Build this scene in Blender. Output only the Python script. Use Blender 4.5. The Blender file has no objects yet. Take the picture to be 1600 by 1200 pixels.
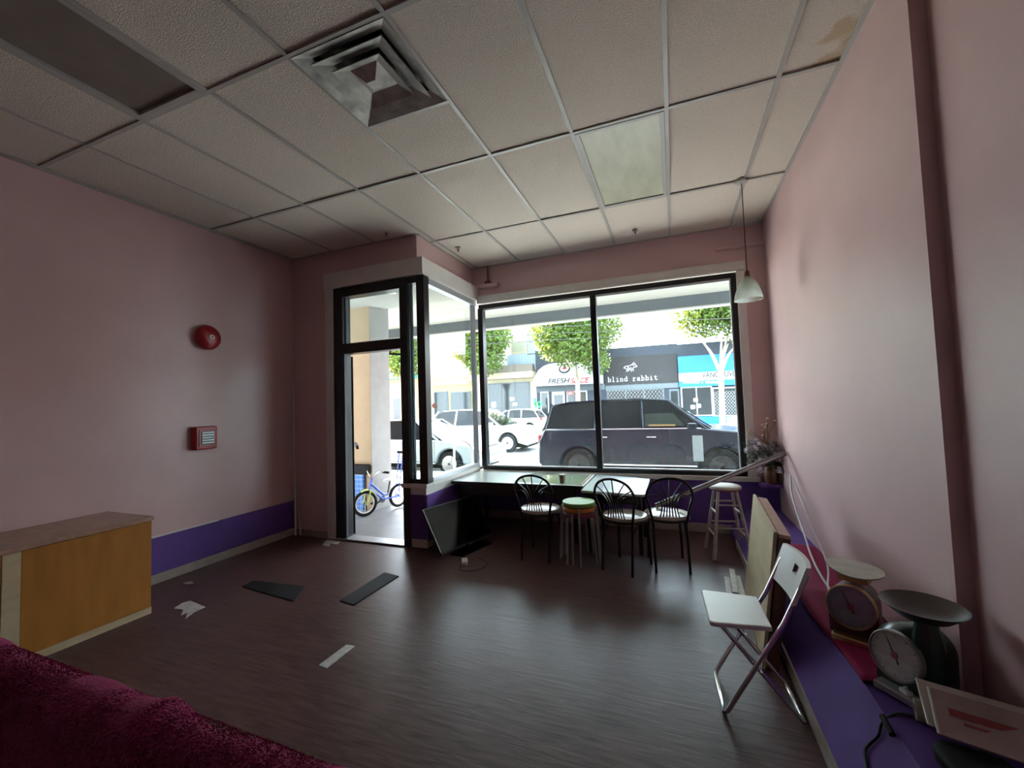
import bpy, bmesh, math, random
from mathutils import Vector, Matrix
random.seed(7)
S = bpy.context.scene
C = S.collection
PI = math.pi

# ---------------------------------------------------------------- camera, light, exposure
F_PX = 653.31
RM = ((0.93199702, -0.04838687, -0.35922175), (0.36093208, 0.03281201, 0.9320147), (-0.03331048, -0.99828958, 0.04804507))
CAM = Vector((0, 0, 1.45))
cd = bpy.data.cameras.new('camera'); cam = bpy.data.objects.new('camera', cd); C.objects.link(cam)
cd.sensor_width = 36; cd.lens = F_PX / 1600 * 36; cd.clip_start = 0.02; cd.clip_end = 400
cam.matrix_world = Matrix(((RM[0][0], -RM[0][1], -RM[0][2], CAM.x), (RM[1][0], -RM[1][1], -RM[1][2], CAM.y),
                           (RM[2][0], -RM[2][1], -RM[2][2], CAM.z), (0, 0, 0, 1)))
S.camera = cam
w = bpy.data.worlds.new('sky'); S.world = w; w.use_nodes = True
bg = w.node_tree.nodes['Background']; bg.inputs[0].default_value = (0.80, 0.90, 1.0, 1); bg.inputs[1].default_value = 4.5
sl = bpy.data.lights.new('sun', 'SUN'); sl.energy = 23.0; sl.angle = math.radians(0.6); sl.color = (1.0, 0.93, 0.80)
so = bpy.data.objects.new('sun_offscreen', sl); C.objects.link(so)
so.rotation_euler = Vector((0.78, -0.50, -0.56)).to_track_quat('-Z', 'Y').to_euler(); so.location = (-20, 18, 20)
vs = S.view_settings; vs.view_transform = 'Standard'; vs.look = 'None'; vs.gamma = 1; vs.use_curve_mapping = False; vs.exposure = 2.1

def at(px, py, X=None, Y=None, Z=None):
    "the point where the ray through a photo pixel meets a plane of the place"
    a = (px - 800, py - 600, F_PX)
    r = Vector([sum(RM[i][j] * a[j] for j in range(3)) for i in range(3)])
    t = X / r.x if X is not None else Y / r.y if Y is not None else (Z - CAM.z) / r.z
    return CAM + r * t

# ---------------------------------------------------------------- materials
MATS = {}
def mat(name, col, rough=0.6, metal=0.0, noise=None, bump=None, spec=0.5, emit=None, coat=0.0, var=None, alpha=None):
    """noise=(scale, amount) colour mottling; bump=(scale, strength); var=(stretch xyz)"""
    if name in MATS: return MATS[name]
    m = bpy.data.materials.new(name); m.use_nodes = True; MATS[name] = m
    nt = m.node_tree; N = nt.nodes; L = nt.links; b = N['Principled BSDF']
    b.inputs['Base Color'].default_value = (*col, 1); b.inputs['Roughness'].default_value = rough
    b.inputs['Metallic'].default_value = metal; b.inputs['Specular IOR Level'].default_value = spec
    b.inputs['Coat Weight'].default_value = coat
    tc = N.new('ShaderNodeTexCoord'); mp = N.new('ShaderNodeMapping'); L.new(tc.outputs['Object'], mp.inputs[0])
    if var: mp.inputs['Scale'].default_value = var
    if noise:
        n = N.new('ShaderNodeTexNoise'); n.inputs['Scale'].default_value = noise[0]; n.inputs['Detail'].default_value = 6
        L.new(mp.outputs[0], n.inputs['Vector'])
        r = N.new('ShaderNodeMapRange'); r.inputs[1].default_value = 0.3; r.inputs[2].default_value = 0.7
        r.inputs[3].default_value = 1 - noise[1]; r.inputs[4].default_value = 1 + noise[1]; L.new(n.outputs[0], r.inputs[0])
        mx = N.new('ShaderNodeMix'); mx.data_type = 'RGBA'; mx.blend_type = 'MULTIPLY'; mx.inputs[0].default_value = 1
        mx.inputs[6].default_value = (*col, 1); L.new(r.outputs[0], mx.inputs[7]); L.new(mx.outputs[2], b.inputs['Base Color'])
    if bump:
        n2 = N.new('ShaderNodeTexNoise'); n2.inputs['Scale'].default_value = bump[0]; n2.inputs['Detail'].default_value = 3
        L.new(mp.outputs[0], n2.inputs['Vector'])
        bp = N.new('ShaderNodeBump'); bp.inputs['Strength'].default_value = bump[1]; bp.inputs['Distance'].default_value = 0.01
        L.new(n2.outputs[0], bp.inputs['Height']); L.new(bp.outputs[0], b.inputs['Normal'])
    if emit:
        b.inputs['Emission Color'].default_value = (*emit[0], 1); b.inputs['Emission Strength'].default_value = emit[1]
    return m

def glass(name, tint, dust=0.005, rough=0.0, ior=1.45):
    if name in MATS: return MATS[name]
    m = bpy.data.materials.new(name); m.use_nodes = True; MATS[name] = m
    nt = m.node_tree; N = nt.nodes; L = nt.links; N.remove(N['Principled BSDF']); out = N['Material Output']
    tr = N.new('ShaderNodeBsdfTransparent'); tr.inputs[0].default_value = (*tint, 1)
    gl = N.new('ShaderNodeBsdfGlossy'); gl.inputs['Roughness'].default_value = rough
    ge = N.new('ShaderNodeNewGeometry'); dt = N.new('ShaderNodeVectorMath'); dt.operation = 'DOT_PRODUCT'; L.new(ge.outputs['Normal'], dt.inputs[0]); L.new(ge.outputs['Incoming'], dt.inputs[1])
    def mth(op, a, b=None):
        q = N.new('ShaderNodeMath'); q.operation = op
        for i, x in enumerate((a, b)):
            if x is None: continue
            if isinstance(x, (int, float)): q.inputs[i].default_value = x
            else: L.new(x, q.inputs[i])
        return q.outputs[0]
    fr = mth('ADD', mth('MULTIPLY', mth('POWER', mth('SUBTRACT', 1.0, mth('ABSOLUTE', dt.outputs['Value'])), 5.0), 0.9), 0.04)  # Schlick, same from both sides
    mx = N.new('ShaderNodeMixShader'); L.new(fr, mx.inputs[0]); L.new(tr.outputs[0], mx.inputs[1]); L.new(gl.outputs[0], mx.inputs[2])
    df = N.new('ShaderNodeBsdfTranslucent'); df.inputs[0].default_value = (0.85, 0.9, 0.92, 1)
    tc = N.new('ShaderNodeTexCoord'); n = N.new('ShaderNodeTexNoise'); n.inputs['Scale'].default_value = 3; n.inputs['Detail'].default_value = 7
    L.new(tc.outputs['Object'], n.inputs['Vector'])
    r = N.new('ShaderNodeMapRange'); r.inputs[1].default_value = 0.35; r.inputs[2].default_value = 0.75; r.inputs[3].default_value = dust * 0.5; r.inputs[4].default_value = dust * 1.6
    L.new(n.outputs[0], r.inputs[0])
    m2 = N.new('ShaderNodeMixShader'); L.new(r.outputs[0], m2.inputs[0]); L.new(mx.outputs[0], m2.inputs[1]); L.new(df.outputs[0], m2.inputs[2])
    L.new(m2.outputs[0], out.inputs[0]); return m

def floor_mat():
    m = mat('floor_vinyl', (0.15, 0.085, 0.075), 0.34, spec=0.22)
    nt = m.node_tree; N = nt.nodes; L = nt.links; b = N['Principled BSDF']
    tc = N.new('ShaderNodeTexCoord'); mp = N.new('ShaderNodeMapping'); mp.inputs['Scale'].default_value = (3, 28, 1); mp.inputs['Rotation'].default_value = (0, 0, 0.0)
    L.new(tc.outputs['Object'], mp.inputs[0])
    n = N.new('ShaderNodeTexNoise'); n.inputs['Scale'].default_value = 1.6; n.inputs['Detail'].default_value = 8; n.inputs['Distortion'].default_value = 0.6
    L.new(mp.outputs[0], n.inputs['Vector'])
    cr = N.new('ShaderNodeValToRGB'); e = cr.color_ramp.elements
    e[0].position = 0.3; e[0].color = (0.06, 0.030, 0.028, 1); e[1].position = 0.72; e[1].color = (0.135, 0.075, 0.068, 1)
    L.new(n.outputs[0], cr.inputs[0])
    n3 = N.new('ShaderNodeTexNoise'); n3.inputs['Scale'].default_value = 1.1; n3.inputs['Detail'].default_value = 5; L.new(tc.outputs['Object'], n3.inputs['Vector'])
    r3 = N.new('ShaderNodeMapRange'); r3.inputs[1].default_value = 0.3; r3.inputs[2].default_value = 0.7; r3.inputs[3].default_value = 0.75; r3.inputs[4].default_value = 1.2; L.new(n3.outputs[0], r3.inputs[0])
    mx = N.new('ShaderNodeMix'); mx.data_type = 'RGBA'; mx.blend_type = 'MULTIPLY'; mx.inputs[0].default_value = 1
    L.new(cr.outputs[0], mx.inputs[6]); L.new(r3.outputs[0], mx.inputs[7]); L.new(mx.outputs[2], b.inputs['Base Color'])
    rr = N.new('ShaderNodeMapRange'); rr.inputs[3].default_value = 0.26; rr.inputs[4].default_value = 0.46; L.new(n.outputs[0], rr.inputs[0]); L.new(rr.outputs[0], b.inputs['Roughness'])
    bp = N.new('ShaderNodeBump'); bp.inputs['Strength'].default_value = 0.25; bp.inputs['Distance'].default_value = 0.004
    L.new(n.outputs[0], bp.inputs['Height']); L.new(bp.outputs[0], b.inputs['Normal']); return m

def tile_mat(name, stain=False, fissure=0.16):
    m = mat(name, (0.69, 0.60, 0.53), 0.95, noise=(130, fissure), bump=(150, 0.6), spec=0.1)
    if stain:
        nt = m.node_tree; N = nt.nodes; L = nt.links; b = N['Principled BSDF']
        src = b.inputs['Base Color'].links[0].from_socket
        tc = N.new('ShaderNodeTexCoord'); n = N.new('ShaderNodeTexNoise'); n.inputs['Scale'].default_value = 2.2; L.new(tc.outputs['Object'], n.inputs['Vector'])
        cr = N.new('ShaderNodeValToRGB'); e = cr.color_ramp.elements; e[0].position = 0.50; e[0].color = (0, 0, 0, 1); e[1].position = 0.53; e[1].color = (1, 1, 1, 1)
        L.new(n.outputs[0], cr.inputs[0])
        mx = N.new('ShaderNodeMix'); mx.data_type = 'RGBA'; mx.blend_type = 'MULTIPLY'; mx.inputs[7].default_value = (0.82, 0.70, 0.55, 1)
        L.new(cr.outputs[0], mx.inputs[0]); L.new(src, mx.inputs[6]); L.new(mx.outputs[2], b.inputs['Base Color'])
    return m

M = dict(
    pink=mat('pink_paint', (0.62, 0.41, 0.41), 0.36, noise=(2.2, 0.05), bump=(160, 0.12), spec=0.6),
    purple=mat('purple_paint', (0.125, 0.065, 0.26), 0.6, noise=(5, 0.1), spec=0.12),
    base=mat('tan_baseboard', (0.34, 0.29, 0.25), 0.5, noise=(9, 0.12)),
    white=mat('white_trim_paint', (0.66, 0.62, 0.58), 0.45, noise=(6, 0.06)),
    tbar=mat('ceiling_bar_metal', (0.42, 0.39, 0.37), 0.3, 0.0),
    dirtymetal=mat('dusty_vent_metal', (0.42, 0.40, 0.37), 0.4, 0.3, noise=(9, 0.45)),
    black=mat('black_anodised_frame', (0.012, 0.013, 0.015), 0.3),
    alu=mat('bare_aluminium', (0.50, 0.51, 0.53), 0.4, 0.7), strip=mat('grey_weather_strip', (0.10, 0.12, 0.15), 0.5, spec=0.2), ventgrey=mat('grey_vent_panel', (0.22, 0.25, 0.26), 0.4),
    chrome=mat('chrome_steel', (0.75, 0.76, 0.78), 0.16, 1.0),
    greysteel=mat('grey_steel_tube', (0.42, 0.41, 0.40), 0.35, 0.6),
    blackmetal=mat('black_enamel_tube', (0.006, 0.006, 0.007), 0.35),
    red=mat('fire_red_enamel', (0.32, 0.012, 0.02), 0.28),
    orange=mat('orange_wood_laminate', (0.40, 0.16, 0.025), 0.5, spec=0.3, noise=(14, 0.12), var=(1, 1, 0.2)),
    orangetop=mat('worn_wood_top', (0.40, 0.24, 0.17), 0.35, noise=(18, 0.2)),
    ply=mat('birch_plywood', (0.50, 0.39, 0.24), 0.6, noise=(16, 0.12), var=(1, 0.25, 1)),
    walnut=mat('brown_board', (0.12, 0.055, 0.03), 0.5, noise=(12, 0.2)),
    pinkwood=mat('reddish_board_edge', (0.42, 0.25, 0.18), 0.6, noise=(12, 0.12)),
    whitewood=mat('whitewashed_wood', (0.4675, 0.425, 0.357), 0.55, noise=(18, 0.15)),
    redpaint=mat('dark_red_paint', (0.20, 0.03, 0.03), 0.5),
    terry=mat('magenta_terry_cloth', (0.36, 0.03, 0.13), 0.95, noise=(120, 0.25), bump=(170, 1.0), spec=0.1),
    maroon=mat('maroon_cloth', (0.27, 0.015, 0.075), 0.8, noise=(30, 0.1), spec=0.2),
    whiteplastic=mat('white_plastic', (0.72, 0.71, 0.68), 0.35),
    vinyl=mat('pearl_white_seat_vinyl', (0.34, 0.29, 0.25), 0.2, noise=(20, 0.08)),
    screen=mat('black_gloss_screen', (0.003, 0.003, 0.004), 0.12, spec=0.2),
    greytop=mat('pale_grey_laminate', (0.52, 0.546, 0.52), 0.22, noise=(20, 0.06)),
    bluetop=mat('pale_blue_laminate', (0.55, 0.62, 0.66), 0.2),
    darkwood=mat('dark_apron_wood', (0.02, 0.016, 0.014), 0.5),
    paper=mat('white_paper', (0.66, 0.62, 0.58), 0.7, noise=(10, 0.05)),
    pinkpaper=mat('printed_card', (0.46, 0.36, 0.34), 0.5, noise=(8, 0.15)),
    redink=mat('red_print', (0.33, 0.07, 0.07), 0.6),
    green=mat('dark_green_enamel', (0.012, 0.045, 0.035), 0.3),
    brownenamel=mat('maroon_brown_enamel', (0.10, 0.02, 0.025), 0.3),
    brass=mat('brass_rim', (0.62, 0.45, 0.22), 0.28, 0.9),
    dial=mat('aged_dial_paper', (0.85, 0.83, 0.76), 0.5, noise=(30, 0.14)),
    silverdial=mat('grey_dial', (0.36, 0.39, 0.43), 0.25, noise=(10, 0.25)),
    ink=mat('black_ink', (0.01, 0.01, 0.01), 0.6),
    rubber=mat('black_rubber', (0.008, 0.008, 0.008), 0.7, spec=0.15),
    treadmat=mat('dark_grip_strip', (0.014, 0.016, 0.017), 0.6, spec=0.12, bump=(200, 0.4)),
    tape=mat('worn_white_tape', (0.5, 0.49, 0.47), 0.5, noise=(25, 0.2)),
    shade=None, bulb=mat('dull_bulb', (0.7, 0.68, 0.6), 0.2),
    lens=mat('yellowed_prismatic_lens', (0.56, 0.55, 0.42), 0.18, noise=(3, 0.12), var=(3, 1, 1), bump=(60, 0.1)),
    browntroffer=mat('brown_dusty_lens', (0.20, 0.165, 0.14), 0.45, noise=(5, 0.12)),
    # street
    asphalt=mat('asphalt', (0.16, 0.155, 0.15), 0.42, noise=(4, 0.12), bump=(60, 0.3)),
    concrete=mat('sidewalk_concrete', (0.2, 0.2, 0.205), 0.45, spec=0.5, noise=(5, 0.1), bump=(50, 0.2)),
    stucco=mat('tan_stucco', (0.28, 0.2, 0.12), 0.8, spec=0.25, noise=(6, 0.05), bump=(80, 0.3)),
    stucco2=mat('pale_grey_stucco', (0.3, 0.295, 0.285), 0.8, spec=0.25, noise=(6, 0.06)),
    soffit=mat('cream_soffit', (0.4, 0.385, 0.345), 0.8, spec=0.25),
    fascia=mat('slate_fascia', (0.13, 0.155, 0.175), 0.6, spec=0.25),
    bluetile=mat('blue_glazed_tile', (0.08, 0.19, 0.45), 0.25, spec=0.25, noise=(7, 0.2)),
    grout=mat('pale_grout', (0.36, 0.39, 0.43), 0.8, spec=0.25),
    navycar=mat('black_navy_car_paint', (0.004, 0.007, 0.015), 0.2, spec=0.2, coat=0.12),
    silvercar=mat('silver_blue_car_paint', (0.28, 0.35, 0.39), 0.22, 0.3, coat=0.6),
    whitecar=mat('white_car_paint', (0.55, 0.545, 0.52), 0.2, coat=0.6),
    carglass=mat('dark_car_glass', (0.002, 0.003, 0.005), 0.06, spec=0.25),
    headlamp=mat('headlamp_lens', (0.6, 0.62, 0.65), 0.12), taillamp=mat('tail_lamp_lens', (0.35, 0.02, 0.02), 0.15),
    bluebike=mat('blue_bike_paint', (0.05, 0.12, 0.55), 0.25), lime=mat('lime_bike_paint', (0.42, 0.5, 0.08), 0.3),
    bark=mat('pale_bark', (0.26, 0.21, 0.14), 0.9, noise=(12, 0.2)),
    leaf=mat('green_leaf', (0.07, 0.13, 0.02), 0.5, noise=(1.2, 0.35)),
    creamwall=mat('cream_facade', (0.4, 0.34, 0.23), 0.8, spec=0.25, noise=(1, 0.06)),
    whitewall=mat('white_facade', (0.48, 0.48, 0.46), 0.8, spec=0.25), bluesiding=mat('blue_grey_siding', (0.2, 0.25, 0.29), 0.6, spec=0.25),
    brownawning=mat('brown_awning', (0.09, 0.07, 0.055), 0.7, spec=0.25), navywall=mat('dark_slate_facade', (0.03, 0.036, 0.048), 0.7, spec=0.25, noise=(0.6, 0.15)),
    charcoal=mat('charcoal_signboard', (0.022, 0.02, 0.021), 0.6, spec=0.25, noise=(0.8, 0.2)),
    greywall=mat('mid_grey_facade', (0.1, 0.115, 0.125), 0.7, spec=0.25), bluesign=mat('bright_blue_sign', (0.02, 0.15, 0.45), 0.5, spec=0.25),
    signwhite=mat('white_sign', (0.42, 0.42, 0.42), 0.6, spec=0.25), shopglass=mat('shop_window_glass', (0.02, 0.023, 0.025), 0.12),
    signgrey=mat('dark_grey_lettering', (0.015, 0.017, 0.022), 0.6, spec=0.25), signred=mat('red_lettering', (0.35, 0.012, 0.012), 0.6, spec=0.25),
    yellowwall=mat('ochre_facade', (0.38, 0.31, 0.13), 0.8, spec=0.25), orangewall=mat('peach_facade', (0.45, 0.27, 0.15), 0.8, spec=0.25),
    teal=mat('teal_awning', (0.06, 0.3, 0.31), 0.7, spec=0.25), greenneon=mat('green_plastic_sign', (0.03, 0.42, 0.1), 0.5, spec=0.25),
    wire=mat('black_cable', (0.02, 0.02, 0.02), 0.6), whitewire=mat('white_cable', (0.60, 0.58, 0.58), 0.4),
    petal=mat('pale_mauve_petal', (0.60, 0.54, 0.62), 0.7), foliage=mat('dusty_green_leaf', (0.10, 0.13, 0.08), 0.7),
    twig=mat('brown_twig', (0.14, 0.08, 0.04), 0.8), bud=mat('gold_bud', (0.42, 0.30, 0.14), 0.5),
    vase=mat('brown_striped_vase', (0.16, 0.07, 0.04), 0.3, noise=(14, 0.7), var=(3, 3, 0.2)),
    sgreen=mat('green_stool_seat', (0.16, 0.30, 0.045), 0.45), sorange=mat('orange_stool_seat', (0.50, 0.16, 0.02), 0.45), smaroon=mat('plum_stool_seat', (0.16, 0.02, 0.06), 0.45),
)
def leaf_mat():
    m = MATS['green_leaf']; N = m.node_tree.nodes; L = m.node_tree.links; b = N['Principled BSDF']; out = N['Material Output']
    tr = N.new('ShaderNodeBsdfTranslucent'); tr.inputs[0].default_value = (0.17, 0.17, 0.015, 1); mx = N.new('ShaderNodeMixShader'); mx.inputs[0].default_value = 0.5
    L.new(b.outputs[0], mx.inputs[1]); L.new(tr.outputs[0], mx.inputs[2]); L.new(mx.outputs[0], out.inputs[0])
leaf_mat()
tb_ = MATS['magenta_terry_cloth'].node_tree.nodes['Principled BSDF']; tb_.inputs['Sheen Weight'].default_value = 0.6; tb_.inputs['Sheen Roughness'].default_value = 0.4; tb_.inputs['Sheen Tint'].default_value = (0.9, 0.35, 0.55, 1)
M['floor'] = floor_mat(); M['tile'] = tile_mat('ceiling_tile_board'); M['tile2'] = tile_mat('ceiling_tile_stained', True); M['tile3'] = tile_mat('ceiling_tile_fissured', False, 0.34)
M['glass'] = glass('window_glass', (0.89, 0.95, 0.95)); M['shade'] = glass('frosted_lamp_glass', (0.72, 0.74, 0.66), 0.45, 0.1)
M['acrylic'] = glass('clear_acrylic_sheet', (0.9, 0.92, 0.88), 0.12, 0.05); M['dialglass'] = glass('dial_cover_glass', (0.93, 0.95, 0.96), 0.04)
M['carclear'] = glass('clear_car_glass', (0.55, 0.6, 0.6), 0.03)

# ---------------------------------------------------------------- mesh builder
class MB:
    def __init__(s): s.v = []; s.f = []
    def add(s, vs, fs):
        o = len(s.v); s.v += [tuple(v) for v in vs]; s.f += [tuple(i + o for i in f) for f in fs]; return s
    def box(s, a, b):
        x0, x1 = sorted((a[0], b[0])); y0, y1 = sorted((a[1], b[1])); z0, z1 = sorted((a[2], b[2]))
        return s.add([(x0, y0, z0), (x1, y0, z0), (x1, y1, z0), (x0, y1, z0), (x0, y0, z1), (x1, y0, z1), (x1, y1, z1), (x0, y1, z1)],
                     [(3, 2, 1, 0), (4, 5, 6, 7), (0, 1, 5, 4), (1, 2, 6, 5), (2, 3, 7, 6), (3, 0, 4, 7)])
    def hexa(s, p):  # 8 points: bottom loop, top loop
        return s.add(p, [(3, 2, 1, 0), (4, 5, 6, 7), (0, 1, 5, 4), (1, 2, 6, 5), (2, 3, 7, 6), (3, 0, 4, 7)])
    def slab(s, quad, n, t):  # quad of 4 points thickened along n
        q = [Vector(p) for p in quad]; n = Vector(n).normalized() * t
        return s.hexa(q + [p + n for p in q])
    def tube(s, pts, r, seg=8, closed=False):
        pts = [Vector(p) for p in pts]; n = len(pts); rr = r if isinstance(r, (list, tuple)) else [r] * n
        vs, fs = [], []; up = None
        for i, p in enumerate(pts):
            a = pts[(i - 1) % n] if (closed or i > 0) else p; b = pts[(i + 1) % n] if (closed or i < n - 1) else p
            t = (b - a).normalized()
            if up is None: up = t.orthogonal().normalized()
            up = (up - t * up.dot(t)); up = up.normalized() if up.length > 1e-6 else t.orthogonal().normalized()
            sd = t.cross(up)
            for k in range(seg):
                an = 2 * PI * k / seg; vs.append(p + (up * math.cos(an) + sd * math.sin(an)) * rr[i])
        for i in range(n if closed else n - 1):
            j = (i + 1) % n
            for k in range(seg):
                l = (k + 1) % seg; fs.append((i * seg + k, i * seg + l, j * seg + l, j * seg + k))
        if not closed: fs += [tuple(range(seg))[::-1], tuple((n - 1) * seg + k for k in range(seg))]
        return s.add(vs, fs)
    def lathe(s, prof, c, axis=(0, 0, 1), seg=24, caps=True):
        ax = Vector(axis).normalized(); u = ax.orthogonal().normalized(); v = ax.cross(u); c = Vector(c); vs, fs = [], []
        for r, h in prof:
            for k in range(seg):
                an = 2 * PI * k / seg; vs.append(c + ax * h + (u * math.cos(an) + v * math.sin(an)) * r)
        for i in range(len(prof) - 1):
            for k in range(seg):
                l = (k + 1) % seg; fs.append((i * seg + k, i * seg + l, (i + 1) * seg + l, (i + 1) * seg + k))
        if caps: fs += [tuple(range(seg))[::-1], tuple((len(prof) - 1) * seg + k for k in range(seg))]
        return s.add(vs, fs)
    def prism(s, poly, d0, d1):  # poly of 3D points, extruded from offset d0 to d1
        n = len(poly); d0 = Vector(d0); d1 = Vector(d1)
        return s.add([Vector(p) + d0 for p in poly] + [Vector(p) + d1 for p in poly],
                     [tuple(range(n))[::-1], tuple(range(n, 2 * n))] + [(i, (i + 1) % n, n + (i + 1) % n, n + i) for i in range(n)])
    def mesh(s, name, off=(0, 0, 0)):
        me = bpy.data.meshes.new(name); o = Vector(off)
        me.from_pydata([Vector(v) - o for v in s.v], [], s.f); me.validate()
        bm = bmesh.new(); bm.from_mesh(me); bmesh.ops.recalc_face_normals(bm, faces=bm.faces); bm.to_mesh(me); bm.free(); return me
    def build(s, name, m, parent=None, bevel=0, smooth=False, local=False, kind=None, label=None):
        off = (0, 0, 0) if (local or parent is None) else root_loc(parent)
        me = s.mesh(name, off); me.materials.append(m if not isinstance(m, str) else M[m])
        o = bpy.data.objects.new(name, me); C.objects.link(o)
        if parent: o.parent = parent
        if bevel:
            b = o.modifiers.new('bevel', 'BEVEL'); b.width = bevel; b.segments = 2; b.limit_method = 'ANGLE'; b.angle_limit = 0.7
        if smooth:
            for p in me.polygons: p.use_smooth = True
            try: me.set_sharp_from_angle(angle=0.7)
            except Exception: pass
        if kind: o['kind'] = kind
        if label: o['label'] = label
        return o

def root_loc(o):
    p = Vector((0, 0, 0))
    while o: p += o.location; o = o.parent
    return p
def tag(o, label, cat, group=None, kind=None):
    o['label'] = label; o['category'] = cat
    if group: o['group'] = group
    if kind: o['kind'] = kind
    return o
def thing(name, label, cat, loc=(0, 0, 0), rz=0, group=None):
    o = bpy.data.objects.new(name, None); o.empty_display_size = 0.1; C.objects.link(o); o.location = loc; o.rotation_euler = (0, 0, rz)
    return tag(o, label, cat, group)
def struct(o, label=None, cat=None):
    o['kind'] = 'structure'
    if label: o['label'] = label
    if cat: o['category'] = cat
    return o
def dup(o, loc, rz, label=None):
    def rec(a, par):
        c = a.copy(); C.objects.link(c); c.parent = par
        for ch in a.children: rec(ch, c)
        return c
    r = rec(o, None); r.location = loc; r.rotation_euler = (0, 0, rz)
    if label: r['label'] = label
    return r
def arc(c, u, v, r, a0, a1, n):
    c, u, v = Vector(c), Vector(u), Vector(v)
    return [c + (u * math.cos(a0 + (a1 - a0) * i / n) + v * math.sin(a0 + (a1 - a0) * i / n)) * r for i in range(n + 1)]
def bez(pts, n=8):
    "smooth path through points (Catmull-Rom)"
    P = [Vector(p) for p in pts]; P = [P[0] * 2 - P[1]] + P + [P[-1] * 2 - P[-2]]; out = []
    for i in range(1, len(P) - 2):
        a, b, c, d = P[i - 1:i + 3]
        for k in range(n):
            t = k / n; out.append(0.5 * ((2 * b) + (c - a) * t + (2 * a - 5 * b + 4 * c - d) * t * t + (3 * b - a - 3 * c + d) * t ** 3))
    out.append(P[-2]); return out
def text_obj(name, txt, m, parent, loc, height, width=None, shear=0, offset=0.0, thick=0.02):
    cu = bpy.data.curves.new(name, 'FONT'); cu.body = txt; cu.shear = shear; cu.offset = offset; cu.extrude = thick; cu.size = 1
    t = bpy.data.objects.new(name, cu); C.objects.link(t)
    me = bpy.data.meshes.new_from_object(t.evaluated_get(bpy.context.evaluated_depsgraph_get()))
    bpy.data.objects.remove(t); bpy.data.curves.remove(cu)
    xs = [v.co.x for v in me.vertices]; ys = [v.co.y for v in me.vertices]
    sy = height / (max(ys) - min(ys)); sx = width / (max(xs) - min(xs)) if width else sy; x0, y0 = min(xs), min(ys)
    off = Vector(loc) - root_loc(parent)
    for v in me.vertices: v.co = Vector(((v.co.x - x0) * sx, -v.co.z, (v.co.y - y0) * sy)) + off
    me.materials.clear(); me.materials.append(M[m]); o = bpy.data.objects.new(name, me); C.objects.link(o); o.parent = parent; return o

# ---------------------------------------------------------------- the room
XL, XR, XR2, YD, YW, YB, ZC = -4.27, 0.97, 1.025, 3.74, 5.04, -3.0, 3.29
poly = [(XL - .1, YB, 0), (XR2 + .2, YB, 0), (XR2 + .2, YW + .05, 0), (-2.50, YW + .05, 0), (-2.50, YD + .10, 0), (XL - .1, YD + .10, 0)]
struct(MB().prism(poly, (0, 0, -0.06), (0, 0, 0)).build('floor', 'floor'), 'worn reddish brown wood look vinyl floor', 'floor')
wl = struct(MB().box((XL - .15, YB, 0), (XL, YD + .10, 3.6)).build('wall_left', 'pink'), 'pink painted wall with the red alarm bell', 'wall')
MB().box((XL, 1.0, .08), (XL + .012, YD, .395)).build('painted_band', 'purple', wl, label='purple painted lower band')
MB().box((XL, 1.98, .395), (XL + .016, 2.85, .41)).build('cap_strip', 'white', wl, label='short pale strip along the top of the band')
struct(MB().box((XL, 1.0, 0), (XL + .022, YD, .08)).build('baseboard_left', 'base', bevel=.004), 'tan baseboard below purple band', 'baseboard')
wr = MB().box((XR, 2.13, 0), (XR + .25, YW, 3.6)); wr.box((XR2, YB, 0), (XR + .25, 2.13, 3.6))
struct(wr.build('wall_right', 'pink'), 'pink wall beside the window with a step in its face', 'wall')
struct(MB().box((XL - .15, YB - .15, 0), (XR2 + .25, YB, 3.6)).build('wall_back', 'pink'), 'pink rear wall of the shop', 'wall')
wf = MB().box((-2.50, YW, -.25), (XR + .25, YW + .16, .56)); wf.box((-2.50, YW, 2.90), (XR + .25, YW + .16, 3.6)); wf.box((.77, YW, .56), (XR + .25, YW + .16, 2.90))
wf_o = struct(wf.build('wall_front', 'pink'), 'pink wall above and beside the big shop window', 'wall')
MB().box((-2.43, YW - .012, .09), (XR, YW, .555)).build('painted_band', 'purple', wf_o, label='purple painted band under the window')
struct(MB().box((-2.43, YW - .03, 0), (.60, YW - .012, .09)).build('baseboard_front', 'base'), 'tan baseboard below the window', 'baseboard')
we = MB().box((XL - .15, YD, 0), (-3.72, YD + .12, 3.6)); we.box((-3.72, YD, 2.86), (-2.48, YD + .12, 3.6)); we.box((-2.60, YD + .12, 2.86), (-2.48, YW, 3.6))
struct(we.build('wall_entry', 'pink'), 'pink wall and bulkhead around the entrance door', 'wall')
struct(MB().box((XL + .02, YD - .018, 0), (-3.72, YD, .075)).build('baseboard_entry', 'base'), 'low dark baseboard left of the door', 'baseboard')
# white casing
struct(MB().box((-3.73, YD - .04, 2.85), (-2.39, YD + .02, 3.03)).box((-2.49, YD + .02, 2.85), (-2.39, YW, 3.03)).build('trim_1', 'white'), 'white header casing over door and side window', 'trim')
struct(MB().box((-3.73, YD - .025, 0), (-3.62, YD + .02, 2.85)).build('trim_2', 'white', bevel=.003), 'white casing on the left of the door', 'trim')
struct(MB().box((-2.39, YW - .05, 2.80), (.77, YW, 2.90)).box((.69, YW - .02, .60), (.77, YW + .06, 2.80)).build('trim_3', 'white', bevel=.004), 'pale casing over and right of the shop window', 'trim')
struct(MB().box((-2.43, YW - .04, .555), (.80, YW + .06, .60)).build('trim_4', 'white', bevel=.004), 'white sill under the shop window', 'trim')
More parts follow.
